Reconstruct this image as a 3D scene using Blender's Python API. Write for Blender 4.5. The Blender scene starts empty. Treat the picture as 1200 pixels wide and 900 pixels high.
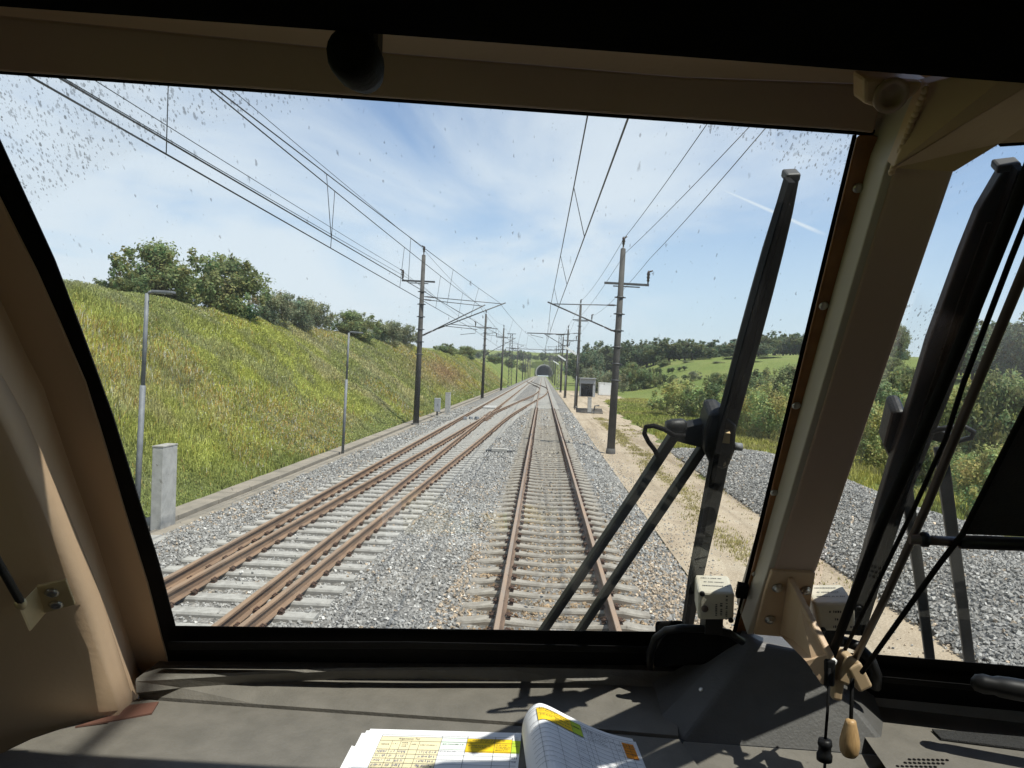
import bpy, math, random
import numpy as np
from mathutils import Vector, Matrix
R = math.radians
random.seed(7)
rng = np.random.default_rng(11)
scene = bpy.context.scene
COL = scene.collection

# ------------------------------------------------------------------ camera
F, EYE = 860.0, Vector((0.0, 0.0, 3.07))
_v = Vector((36 / F, 14 / F, -1)).normalized()
_u = Vector((.038, 1, 0)); _u = (_u - _v * _u.dot(_v)).normalized()
_x = _v.cross(_u)
CM = Matrix((_x, _v, _u))                      # camera axes -> world axes
cam_d = bpy.data.cameras.new('camera'); cam = bpy.data.objects.new('camera', cam_d); COL.objects.link(cam)
cam.matrix_world = Matrix.Translation(EYE) @ CM.to_4x4()
cam_d.sensor_fit = 'HORIZONTAL'; cam_d.sensor_width = 36; cam_d.lens = 36 * F / 1200
cam_d.clip_start = .02; cam_d.clip_end = 5000
scene.camera = cam

# ------------------------------------------------------------------ light
SUN_EL, SUN_AZ = 62.0, -33.0                    # azimuth: degrees forward of the track's right-hand side
s_dir = Vector((math.cos(R(SUN_EL)) * math.cos(R(SUN_AZ)), math.cos(R(SUN_EL)) * math.sin(R(SUN_AZ)), math.sin(R(SUN_EL))))
sun_d = bpy.data.lights.new('sun', 'SUN'); sun = bpy.data.objects.new('sun', sun_d); COL.objects.link(sun)
sun_d.energy = 4.8; sun_d.angle = R(.53); sun_d.color = (1, .955, .88)
sun.rotation_euler = s_dir.to_track_quat('Z', 'Y').to_euler()
sun.location = (30, 10, 60)
vs = scene.view_settings
vs.view_transform = 'Standard'; vs.look = 'None'; vs.exposure = 0.45; vs.gamma = 1; vs.use_curve_mapping = False
cy = scene.cycles
cy.use_denoising = True
try:
    cy.denoiser = 'OPENIMAGEDENOISE'; cy.denoising_prefilter = 'ACCURATE'
except Exception:
    pass
cy.max_bounces = 9; cy.diffuse_bounces = 5; cy.transparent_max_bounces = 24
cy.caustics_reflective = False; cy.caustics_refractive = False

W = bpy.data.worlds.new('World'); scene.world = W; W.use_nodes = True


def build_world():
    nt = W.node_tree; N = nt.nodes; L = nt.links; N.clear()

    def node(t, **k):
        n = N.new(t)
        for a, b in k.items(): setattr(n, a, b)
        return n

    def mth(op, a, b=None, c=None, clamp=False):
        n = node('ShaderNodeMath', operation=op, use_clamp=clamp)
        for i, q in enumerate((a, b, c)):
            if q is None: continue
            if isinstance(q, (int, float)): n.inputs[i].default_value = q
            else: L.new(q, n.inputs[i])
        return n.outputs[0]
    out = node('ShaderNodeOutputWorld'); bg = node('ShaderNodeBackground')
    sky = node('ShaderNodeTexSky', sky_type='NISHITA', sun_disc=False)
    sky.sun_elevation = R(SUN_EL); sky.sun_rotation = R(90 - SUN_AZ)
    sky.altitude = 800; sky.air_density = .95; sky.dust_density = .15; sky.ozone_density = 2.2
    bg.inputs[1].default_value = .125
    tc = node('ShaderNodeTexCoord'); sp = node('ShaderNodeSeparateXYZ'); L.new(tc.outputs['Generated'], sp.inputs[0])
    dn = mth('MAXIMUM', mth('ADD', sp.outputs[2], .12), .02)
    uu = mth('DIVIDE', sp.outputs[0], dn); vv = mth('DIVIDE', sp.outputs[1], dn)
    cb = node('ShaderNodeCombineXYZ'); L.new(uu, cb.inputs[0]); L.new(vv, cb.inputs[1])
    mp = node('ShaderNodeMapping'); mp.inputs['Scale'].default_value = (.9, .55, 1); mp.inputs['Rotation'].default_value = (0, 0, R(-24)); mp.inputs['Location'].default_value = (.55, 2.1, 0)
    L.new(cb.outputs[0], mp.inputs[0])
    n1 = node('ShaderNodeTexNoise'); n1.inputs['Scale'].default_value = 1.0; n1.inputs['Detail'].default_value = 9; n1.inputs['Roughness'].default_value = .56; n1.inputs['Distortion'].default_value = .6
    L.new(mp.outputs[0], n1.inputs[0])
    n2 = node('ShaderNodeTexNoise'); n2.inputs['Scale'].default_value = .28; n2.inputs['Detail'].default_value = 3
    L.new(mp.outputs[0], n2.inputs[0])
    dens = mth('ADD', mth('MULTIPLY', n1.outputs[0], .75), mth('MULTIPLY', n2.outputs[0], .45))
    # more veil to the left of the line than to the right
    side = node('ShaderNodeMapRange'); side.inputs[1].default_value = -1.2; side.inputs[2].default_value = 1.2; side.inputs[3].default_value = .10; side.inputs[4].default_value = -.10
    L.new(uu, side.inputs[0])
    mr = node('ShaderNodeMapRange', interpolation_type='SMOOTHSTEP'); mr.inputs[1].default_value = .50; mr.inputs[2].default_value = .74; mr.inputs[3].default_value = .0; mr.inputs[4].default_value = .82
    L.new(mth('ADD', dens, side.outputs[0]), mr.inputs[0])
    cloud = mr.outputs[0]
    # contrails: thin straight trails on the cloud plane

    def trail(d0, d1, w, s):
        q = [(d.x / max(d.z + .12, .02), d.y / max(d.z + .12, .02)) for d in (d0, d1)]
        (ax, ay), (bx, by) = q
        ln = math.hypot(bx - ax, by - ay); tx, ty = (bx - ax) / ln, (by - ay) / ln
        dist = mth('ABSOLUTE', mth('ADD', mth('MULTIPLY', mth('SUBTRACT', uu, ax), -ty), mth('MULTIPLY', mth('SUBTRACT', vv, ay), tx)))
        al = mth('ADD', mth('MULTIPLY', mth('SUBTRACT', uu, ax), tx), mth('MULTIPLY', mth('SUBTRACT', vv, ay), ty))
        a = node('ShaderNodeMapRange', interpolation_type='SMOOTHSTEP'); a.inputs[1].default_value = 0; a.inputs[2].default_value = w; a.inputs[3].default_value = s; a.inputs[4].default_value = 0
        L.new(mth('ADD', dist, mth('MULTIPLY', mth('SUBTRACT', n1.outputs[0], .5), w * 1.2)), a.inputs[0])
        b = node('ShaderNodeMapRange', interpolation_type='SMOOTHSTEP'); b.inputs[1].default_value = -.05; b.inputs[2].default_value = .12
        L.new(al, b.inputs[0])
        c = node('ShaderNodeMapRange', interpolation_type='SMOOTHSTEP'); c.inputs[1].default_value = ln + .05; c.inputs[2].default_value = ln - .15
        L.new(al, c.inputs[0])
        return mth('MULTIPLY', mth('MULTIPLY', a.outputs[0], b.outputs[0]), c.outputs[0])
    d = lambda px, py: (CM @ Vector(((px - 600) / F, (450 - py) / F, -1))).normalized()
    for a in (trail(d(832, 216), d(966, 275), .024, .85), trail(d(676, 213), d(785, 252), .02, .7), trail(d(688, 152), d(800, 204), .022, .7)):
        cloud = mth('MAXIMUM', cloud, a)
    mx = node('ShaderNodeMix', data_type='RGBA')
    hz = node('ShaderNodeMapRange', interpolation_type='SMOOTHSTEP'); hz.inputs[1].default_value = -.02; hz.inputs[2].default_value = .34; hz.inputs[3].default_value = .85; hz.inputs[4].default_value = 0
    L.new(sp.outputs[2], hz.inputs[0])
    m0 = node('ShaderNodeMix', data_type='RGBA'); L.new(hz.outputs[0], m0.inputs[0]); L.new(sky.outputs[0], m0.inputs[6]); m0.inputs[7].default_value = (3.75, 4.4, 5.05, 1)
    L.new(cloud, mx.inputs[0]); L.new(m0.outputs[2], mx.inputs[6]); mx.inputs[7].default_value = (5.0, 5.4, 5.85, 1)
    L.new(mx.outputs[2], bg.inputs[0]); L.new(bg.outputs[0], out.inputs[0])


build_world()


# ------------------------------------------------------------------ helpers
def tag(o, label=None, cat=None, group=None, kind=None):
    if label: o['label'] = label
    if cat: o['category'] = cat
    if group: o['group'] = group
    if kind: o['kind'] = kind
    return o


def empty(name, loc=(0, 0, 0), label=None, cat=None, group=None, rz=0):
    o = bpy.data.objects.new(name, None); COL.objects.link(o)
    o.location = loc; o.rotation_euler = (0, 0, rz); o.empty_display_size = .1
    return tag(o, label, cat, group)


class MB:
    """collects polygons; build() links them as one mesh object"""
    def __init__(s): s.v = []; s.f = []; s.m = []; s.sm = []

    def add(s, vs_, fs, mat=0, smooth=False):
        b = len(s.v); s.v += [tuple(p) for p in vs_]
        for f in fs: s.f.append([b + i for i in f]); s.m.append(mat); s.sm.append(smooth)
        return s

    def box(s, c, size, mat=0, rot=None, taper=1.0):
        x, y, z = [q / 2 for q in size]; P = []
        for k in (-1, 1):
            t = taper if k > 0 else 1
            for i, j in ((-1, -1), (1, -1), (1, 1), (-1, 1)):
                p = Vector((i * x * t, j * y * t, k * z))
                if rot is not None: p = rot @ p
                P.append(p + Vector(c))
        return s.add(P, [(3, 2, 1, 0), (4, 5, 6, 7), (0, 1, 5, 4), (1, 2, 6, 5), (2, 3, 7, 6), (3, 0, 4, 7)], mat)

    def tube(s, pts, r, n=8, mat=0, smooth=True, cap=True):
        pts = [Vector(p) for p in pts]; rs = r if isinstance(r, (list, tuple)) else [r] * len(pts)
        P = []; fs = []; ref = None
        for i, p in enumerate(pts):
            t = (pts[min(i + 1, len(pts) - 1)] - pts[max(i - 1, 0)]).normalized()
            if ref is None:
                ref = Vector((0, 0, 1)) if abs(t.z) < .9 else Vector((1, 0, 0))
            a = (ref - t * ref.dot(t)).normalized(); b = t.cross(a); ref = a
            for k in range(n):
                q = 2 * math.pi * k / n
                P.append(p + (a * math.cos(q) + b * math.sin(q)) * rs[i])
        for i in range(len(pts) - 1):
            for k in range(n):
                fs.append((i * n + k, i * n + (k + 1) % n, (i + 1) * n + (k + 1) % n, (i + 1) * n + k))
        s.add(P, fs, mat, smooth)
        if cap:
            b = len(s.v) - len(P)
            s.f.append([b + k for k in reversed(range(n))]); s.m.append(mat); s.sm.append(False)
            s.f.append([b + (len(pts) - 1) * n + k for k in range(n)]); s.m.append(mat); s.sm.append(False)
        return s

    def lathe(s, p0, axis, prof, n=16, mat=0):
        """prof: (distance along axis, radius)"""
        ax = Vector(axis).normalized(); p0 = Vector(p0)
        ref = Vector((0, 0, 1)) if abs(ax.z) < .9 else Vector((1, 0, 0))
        a = (ref - ax * ref.dot(ax)).normalized(); b = ax.cross(a)
        P = []; fs = []
        for d, r in prof:
            for k in range(n):
                q = 2 * math.pi * k / n
                P.append(p0 + ax * d + (a * math.cos(q) + b * math.sin(q)) * max(r, 1e-4))
        m = len(prof)
        for i in range(m - 1):
            for k in range(n): fs.append((i * n + k, i * n + (k + 1) % n, (i + 1) * n + (k + 1) % n, (i + 1) * n + k))
        fs.append(tuple(reversed(range(n)))); fs.append(tuple((m - 1) * n + k for k in range(n)))
        return s.add(P, fs, mat, True)

    def prism(s, pts, d, mat=0):
        """closed solid: polygon pts pushed by vector d"""
        n = len(pts); P = [Vector(p) for p in pts] + [Vector(p) + Vector(d) for p in pts]
        fs = [tuple(range(n)), tuple(reversed(range(n, 2 * n)))] + [(i, i + n, (i + 1) % n + n, (i + 1) % n) for i in range(n)]
        return s.add(P, fs, mat)

    def build(s, name, mats, parent=None, bevel=0, seg=2, recalc=True):
        me = bpy.data.meshes.new(name); me.from_pydata(s.v, [], s.f)
        for m in (mats if isinstance(mats, (list, tuple)) else [mats]): me.materials.append(m)
        me.polygons.foreach_set('material_index', s.m); me.polygons.foreach_set('use_smooth', s.sm)
        if recalc:
            import bmesh
            b = bmesh.new(); b.from_mesh(me); bmesh.ops.recalc_face_normals(b, faces=b.faces); b.to_mesh(me); b.free()
        me.update()
        o = bpy.data.objects.new(name, me); COL.objects.link(o)
        if parent: o.parent = parent
        if bevel:
            md = o.modifiers.new('bevel', 'BEVEL'); md.width = bevel; md.segments = seg; md.limit_method = 'ANGLE'; md.angle_limit = R(35)
        return o


def big_mesh(name, verts, faces, mat, cols=None, parent=None, smooth=False):
    """numpy arrays -> mesh; faces all tris or all quads; cols: per-vertex rgb"""
    me = bpy.data.meshes.new(name); nv, nf, k = len(verts), len(faces), faces.shape[1]
    me.vertices.add(nv); me.vertices.foreach_set('co', np.ascontiguousarray(verts, dtype=np.float32).ravel())
    me.loops.add(nf * k); me.loops.foreach_set('vertex_index', np.ascontiguousarray(faces, dtype=np.int32).ravel())
    me.polygons.add(nf); me.polygons.foreach_set('loop_start', np.arange(0, nf * k, k, dtype=np.int32))
    me.polygons.foreach_set('use_smooth', np.full(nf, smooth))
    me.update(calc_edges=True)
    if cols is not None:
        a = me.color_attributes.new('Col', 'FLOAT_COLOR', 'POINT')
        c = np.ones((nv, 4), np.float32); c[:, :3] = cols; a.data.foreach_set('color', c.ravel())
    me.materials.append(mat)
    o = bpy.data.objects.new(name, me); COL.objects.link(o)
    if parent: o.parent = parent
    return o


def copy_tree(o, parent=None):
    c = o.copy(); COL.objects.link(c); c.parent = parent
    for ch in list(o.children): copy_tree(ch, c)
    return c


_tab = np.random.default_rng(5).random((256, 256))


def vnoise(x, y):
    x = np.asarray(x, float); y = np.asarray(y, float)
    xi = np.floor(x).astype(int); yi = np.floor(y).astype(int); fx = x - xi; fy = y - yi
    fx = fx * fx * (3 - 2 * fx); fy = fy * fy * (3 - 2 * fy)
    t = lambda a, b: _tab[a & 255, b & 255]
    return (t(xi, yi) * (1 - fx) + t(xi + 1, yi) * fx) * (1 - fy) + (t(xi, yi + 1) * (1 - fx) + t(xi + 1, yi + 1) * fx) * fy


def fbm(x, y, o=4):
    s = 0; a = .5
    for i in range(o):
        s = s + a * vnoise(x * 2 ** i + 17 * i, y * 2 ** i + 31 * i); a *= .5
    return s / (1 - .5 ** o)


def sst(a, b, x):
    t = np.clip((np.asarray(x, float) - a) / (b - a), 0, 1); return t * t * (3 - 2 * t)


# pixel of the 1200x900 photograph -> real point at a real depth / height / plane
def ray(px, py): return CM @ Vector(((px - 600) / F, (450 - py) / F, -1)).normalized()
def atY(px, py, Y): d = ray(px, py); return EYE + d * (Y / d.y)
def atZ(px, py, z): d = ray(px, py); return EYE + d * ((z - EYE.z) / d.z)


class Plane:
    def __init__(s, p, n): s.p = Vector(p); s.n = Vector(n).normalized()
    def at(s, px, py):
        d = ray(px, py); return EYE + d * ((s.p - EYE).dot(s.n) / d.dot(s.n))
    def off(s, k): return Plane(s.p + s.n * k, s.n)
    def poly(s, pts): return [s.at(*p) for p in pts]


def plane3(a, b, c):
    n = (b - a).cross(c - a).normalized()
    if n.dot(EYE - a) < 0: n = -n                # normal looks into the cab
    return Plane(a, n)


# ------------------------------------------------------------------ materials
def material(name):
    m = bpy.data.materials.new(name); m.use_nodes = True
    nt = m.node_tree; p = nt.nodes['Principled BSDF']
    return m, nt, p


def noise_node(nt, scale, detail=4, rough=.55, coord='Object', vec_scale=None, dist=0):
    tc = nt.nodes.new('ShaderNodeTexCoord'); n = nt.nodes.new('ShaderNodeTexNoise')
    n.inputs['Scale'].default_value = scale; n.inputs['Detail'].default_value = detail; n.inputs['Roughness'].default_value = rough; n.inputs['Distortion'].default_value = dist
    src = tc.outputs[coord]
    if vec_scale:
        mp = nt.nodes.new('ShaderNodeMapping'); mp.inputs['Scale'].default_value = vec_scale
        nt.links.new(src, mp.inputs[0]); src = mp.outputs[0]
    nt.links.new(src, n.inputs[0]); return n


def ramp(nt, src, stops):
    r = nt.nodes.new('ShaderNodeValToRGB'); el = r.color_ramp.elements
    while len(el) < len(stops): el.new(.5)
    for e, (p, c) in zip(el, stops): e.position = p; e.color = (*c, 1)
    nt.links.new(src, r.inputs[0]); return r


def mat(name, c1, c2=None, scale=8, rough=.6, metal=0, bump=0, bscale=None, coord='Object', spec=.5, vs=None, lo=.35, hi=.65, detail=5):
    m, nt, p = material(name)
    p.inputs['Roughness'].default_value = rough; p.inputs['Metallic'].default_value = metal; p.inputs['Specular IOR Level'].default_value = spec
    c2 = c2 or tuple(q * .8 for q in c1)
    n = noise_node(nt, scale, detail, coord=coord, vec_scale=vs)
    r = ramp(nt, n.outputs[0], [(lo, c1), (hi, c2)]); nt.links.new(r.outputs[0], p.inputs['Base Color'])
    if bump:
        b = nt.nodes.new('ShaderNodeBump'); b.inputs['Strength'].default_value = bump; b.inputs['Distance'].default_value = .01
        k = noise_node(nt, bscale or scale * 6, 4, coord=coord)
        nt.links.new(k.outputs[0], b.inputs['Height']); nt.links.new(b.outputs[0], p.inputs['Normal'])
    return m


def mat_col(name, rough=.8, transl=0, var=.25, nscale=3, spec=.2):
    """colour from the mesh's own Col attribute, varied by noise and per island"""
    m, nt, p = material(name); L = nt.links
    a = nt.nodes.new('ShaderNodeAttribute'); a.attribute_name = 'Col'
    n = noise_node(nt, nscale, 3)
    mr = nt.nodes.new('ShaderNodeMapRange'); mr.inputs[1].default_value = .3; mr.inputs[2].default_value = .7; mr.inputs[3].default_value = 1 - var; mr.inputs[4].default_value = 1 + var
    L.new(n.outputs[0], mr.inputs[0])
    mx = nt.nodes.new('ShaderNodeMix'); mx.data_type = 'RGBA'; mx.blend_type = 'MULTIPLY'; mx.inputs[0].default_value = 1
    L.new(a.outputs['Color'], mx.inputs[6]); L.new(mr.outputs[0], mx.inputs[7])
    p.inputs['Roughness'].default_value = rough; p.inputs['Specular IOR Level'].default_value = spec
    L.new(mx.outputs[2], p.inputs['Base Color'])
    if transl:
        t = nt.nodes.new('ShaderNodeBsdfTranslucent'); L.new(mx.outputs[2], t.inputs[0])
        ms = nt.nodes.new('ShaderNodeMixShader'); ms.inputs[0].default_value = transl
        L.new(p.outputs[0], ms.inputs[1]); L.new(t.outputs[0], ms.inputs[2])
        L.new(ms.outputs[0], nt.nodes['Material Output'].inputs[0])
    return m


M = {}
M['leaf'] = mat_col('leaf', .6, .45, .2, 1.5, .3)
M['grass'] = mat_col('grass', .7, .35, .2, .7, .2)
M['stone'] = mat_col('stone', .85, 0, .15, 40, .25)
M['bark'] = mat('bark', (.12, .09, .06), (.07, .05, .035), 6, .9, bump=.5)
M['concrete'] = mat('concrete', (.42, .41, .38), (.30, .295, .275), 5, .85, bump=.25, bscale=60)
M['mast'] = mat('mast_concrete', (.075, .07, .062), (.045, .042, .038), 2.5, .85, bump=.3, bscale=40)
M['mast_steel'] = mat('mast_steel', (.10, .10, .10), (.06, .06, .06), 8, .6, metal=.4)
M['tube'] = mat('cantilever_tube', (.13, .13, .13), (.09, .09, .09), 10, .5, metal=.5)
M['insulator'] = mat('insulator_glaze', (.03, .02, .016), (.05, .03, .02), 9, .25)
M['wire'] = mat('copper_wire', (.035, .035, .037), (.05, .05, .05), 3, .5, metal=.5)
M['galv'] = mat('galvanised_steel', (.19, .20, .21), (.14, .147, .157), 7, .65, metal=.15)
M['white_paint'] = mat('white_paint', (.8, .8, .78), (.72, .72, .7), 6, .4)
M['grey_paint'] = mat('grey_paint', (.34, .35, .36), (.27, .28, .29), 5, .6)
M['dark_in'] = mat('dark_interior', (.02, .02, .02), (.012, .012, .012), 3, .9)
M['sleeper'] = mat('sleeper_concrete', (.40, .385, .345), (.28, .265, .235), 9, .88, bump=.35, bscale=70)
M['sleeper_old'] = mat('sleeper_worn', (.34, .31, .26), (.22, .195, .16), 7, .88, bump=.4, bscale=60)
M['sleeper_mud_shade'] = mat('sleeper_shaded_muddy_flank', (.17, .14, .105), (.12, .10, .075), 9, .95, bump=.4, bscale=60)  # brown mud tint, with the shade of the side faces put into the colour
M['sleeper_side'] = mat('sleeper_shaded_flank', (.24, .225, .195), (.18, .17, .15), 9, .95, bump=.4, bscale=60)  # sleeper concrete darkened: side face shade is put into the colour
M['clip'] = mat('rail_clip', (.10, .05, .03), (.05, .03, .02), 30, .7, metal=.4)
M['rust'] = mat('rail_rust', (.25, .16, .098), (.15, .098, .064), 4, .85, vs=(3, .5, 3), bump=.2)
M['rust_dark'] = mat('rail_rust_dark', (.20, .13, .085), (.125, .083, .056), 4, .85, vs=(3, .5, 3), bump=.2)
M['railhead'] = mat('rail_head', (.40, .265, .165), (.30, .235, .18), 3, .5, metal=.2, vs=(2, .3, 2))
M['railhead_rust'] = mat('rail_head_rusty', (.36, .235, .14), (.28, .20, .135), 3, .6, metal=.25, vs=(2, .3, 2))
# cab
M['beige'] = mat('beige_lacquer', (.54, .385, .25), (.515, .365, .235), 3, .5, spec=.35, bump=.05, bscale=120)
M['beige_dark'] = mat('brown_lacquer', (.42, .30, .245), (.39, .28, .225), 4, .5, spec=.3, bump=.05, bscale=120)
M['pillar'] = mat('pillar_lacquer', (.47, .345, .28), (.44, .32, .26), 4, .5, spec=.3, bump=.05, bscale=120)
M['pillar_edge'] = mat('pillar_edge_lacquer', (.46, .41, .34), (.40, .35, .29), 4, .45)
M['wood'] = mat('brown_varnished_strip', (.27, .115, .036), (.16, .065, .02), 6, .35, vs=(6, 6, .7), spec=.5)
M['black'] = mat('black_rubber', (.006, .006, .006), (.0095, .009, .009), 14, .7, spec=.06, bump=.1, bscale=200)
M['black_metal'] = mat('black_coated_metal', (.012, .0125, .013), (.02, .02, .02), 30, .5, spec=.3, bump=.08, bscale=150)
M['black_gloss'] = mat('black_plastic', (.006, .006, .0065), (.009, .009, .009), 10, .45, spec=.25)
M['desk'] = mat('dashboard_laminate', (.155, .143, .122), (.125, .116, .099), 30, .55, spec=.35, bump=.12, bscale=260, detail=8)
M['desk_shaded'] = mat('console_shaded', (.085, .083, .078), (.07, .068, .064), 22, .5, spec=.4, bump=.1, bscale=300)  # dashboard colour darkened; the pillar's shadow is partly put into this tone
M['screw'] = mat('screw_steel', (.55, .53, .5), (.4, .38, .35), 40, .3, metal=.9)
M['zinc'] = mat('yellow_zinc', (.62, .47, .24), (.50, .38, .2), 20, .4, metal=.25)
M['cream'] = mat('cream_box_plastic', (.50, .47, .38), (.44, .41, .33), 6, .5, bump=.05, bscale=200)
M['ink'] = mat('print_ink', (.03, .03, .035), (.05, .05, .055), 40, .7)
M['pencil'] = mat('pen_ink', (.12, .13, .2), (.18, .18, .24), 60, .7)
M['paper'] = mat('white_paper', (.80, .80, .80), (.76, .76, .77), 5, .75, spec=.2)
M['c_yellow'] = mat('print_yellow', (.82, .56, .02), (.78, .52, .03), 20, .7, spec=.2)
M['c_lime'] = mat('print_lime', (.45, .58, .05), (.42, .55, .05), 20, .7, spec=.2)
M['c_beige'] = mat('print_beige', (.76, .68, .44), (.73, .65, .42), 20, .7, spec=.2)
M['c_mint'] = mat('print_mint', (.66, .74, .66), (.63, .71, .63), 20, .7, spec=.2)
M['c_orange'] = mat('print_orange', (.72, .26, .02), (.66, .23, .02), 20, .7, spec=.2)
M['acorn'] = mat('light_wood', (.50, .32, .15), (.38, .235, .10), 14, .45, vs=(30, 30, 3))
M['clamp'] = mat('tan_plastic', (.44, .32, .19), (.37, .27, .16), 12, .5)
M['rod'] = mat('brown_steel_rod', (.10, .075, .06), (.07, .052, .042), 25, .4, metal=.3)
M['cloth'] = mat('black_blind_cloth', (.014, .012, .013), (.02, .018, .018), 60, .9, bump=.3, bscale=500)
M['redbrown'] = mat('red_brown_stain', (.13, .06, .042), (.10, .05, .036), 12, .6)


M['void'] = mat('matt_black_lining', (.004, .004, .004), (.006, .006, .006), 10, 1.0, spec=0)
M['paintedsteel'] = mat('dark_lamp_steel', (.12, .125, .13), (.09, .095, .1), 6, .6)


def ground_mats():
    # terrain: meadow with straw and bare soil patches
    m, nt, p = material('meadow'); L = nt.links
    a = noise_node(nt, .055, 6, .6, 'Object'); r = ramp(nt, a.outputs[0], [(.32, (.115, .155, .042)), (.5, (.155, .185, .052)), (.68, (.195, .195, .075))])
    b = noise_node(nt, 1.6, 6, .7, 'Object')
    mx = nt.nodes.new('ShaderNodeMix'); mx.data_type = 'RGBA'; mx.blend_type = 'OVERLAY'; mx.inputs[0].default_value = .6
    rb = ramp(nt, b.outputs[0], [(.3, (.25, .25, .25)), (.7, (.75, .75, .75))])
    L.new(r.outputs[0], mx.inputs[6]); L.new(rb.outputs[0], mx.inputs[7]); L.new(mx.outputs[2], p.inputs['Base Color'])
    p.inputs['Roughness'].default_value = .95; p.inputs['Specular IOR Level'].default_value = .1
    bp = nt.nodes.new('ShaderNodeBump'); bp.inputs['Strength'].default_value = .8; bp.inputs['Distance'].default_value = .15
    c = noise_node(nt, 5, 5, .7); L.new(c.outputs[0], bp.inputs['Height']); L.new(bp.outputs[0], p.inputs['Normal'])
    M['meadow'] = m
    # crushed stone bed
    m, nt, p = material('ballast'); L = nt.links
    tc = nt.nodes.new('ShaderNodeTexCoord')
    vo = nt.nodes.new('ShaderNodeTexVoronoi'); vo.inputs['Scale'].default_value = 17; L.new(tc.outputs['Object'], vo.inputs[0])
    sp = nt.nodes.new('ShaderNodeSeparateColor'); L.new(vo.outputs['Color'], sp.inputs[0])
    r = ramp(nt, sp.outputs[0], [(0, (.11, .108, .10)), (.5, (.21, .205, .195)), (.93, (.34, .33, .31))])
    r.color_ramp.elements[2].position = .97
    n = noise_node(nt, .35, 4); rn = ramp(nt, n.outputs[0], [(.35, (.9, .9, .9)), (.65, (1.08, 1.02, .94))])
    mx = nt.nodes.new('ShaderNodeMix'); mx.data_type = 'RGBA'; mx.blend_type = 'MULTIPLY'; mx.inputs[0].default_value = 1
    L.new(r.outputs[0], mx.inputs[6]); L.new(rn.outputs[0], mx.inputs[7]); L.new(mx.outputs[2], p.inputs['Base Color'])
    bp = nt.nodes.new('ShaderNodeBump'); bp.inputs['Strength'].default_value = 1; bp.inputs['Distance'].default_value = .05; bp.invert = True
    L.new(vo.outputs['Distance'], bp.inputs['Height']); L.new(bp.outputs[0], p.inputs['Normal'])
    p.inputs['Roughness'].default_value = .9; p.inputs['Specular IOR Level'].default_value = .2
    M['ballast'] = m
    # sandy service road
    m, nt, p = material('sand_road'); L = nt.links
    a = noise_node(nt, .8, 7, .65); r = ramp(nt, a.outputs[0], [(.3, (.33, .265, .19)), (.52, (.42, .345, .25)), (.72, (.46, .395, .30))])
    b = noise_node(nt, 28, 4, .7); rb = ramp(nt, b.outputs[0], [(.32, (.62, .60, .58)), (.6, (1.05, 1.05, 1.05))])
    mx = nt.nodes.new('ShaderNodeMix'); mx.data_type = 'RGBA'; mx.blend_type = 'MULTIPLY'; mx.inputs[0].default_value = .85
    L.new(r.outputs[0], mx.inputs[6]); L.new(rb.outputs[0], mx.inputs[7])
    tk = noise_node(nt, 1, 5, .6, vec_scale=(1.9, .07, 1), dist=.4); rt = ramp(nt, tk.outputs[0], [(.36, (.74, .72, .68)), (.5, (1, 1, 1)), (.66, (1.12, 1.11, 1.1))])
    m3 = nt.nodes.new('ShaderNodeMix'); m3.data_type = 'RGBA'; m3.blend_type = 'MULTIPLY'; m3.inputs[0].default_value = .9
    L.new(mx.outputs[2], m3.inputs[6]); L.new(rt.outputs[0], m3.inputs[7]); L.new(m3.outputs[2], p.inputs['Base Color'])
    bp = nt.nodes.new('ShaderNodeBump'); bp.inputs['Strength'].default_value = .6; bp.inputs['Distance'].default_value = .04
    L.new(b.outputs[0], bp.inputs['Height']); L.new(bp.outputs[0], p.inputs['Normal'])
    p.inputs['Roughness'].default_value = .95; p.inputs['Specular IOR Level'].default_value = .1
    M['sand'] = m


ground_mats()


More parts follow.
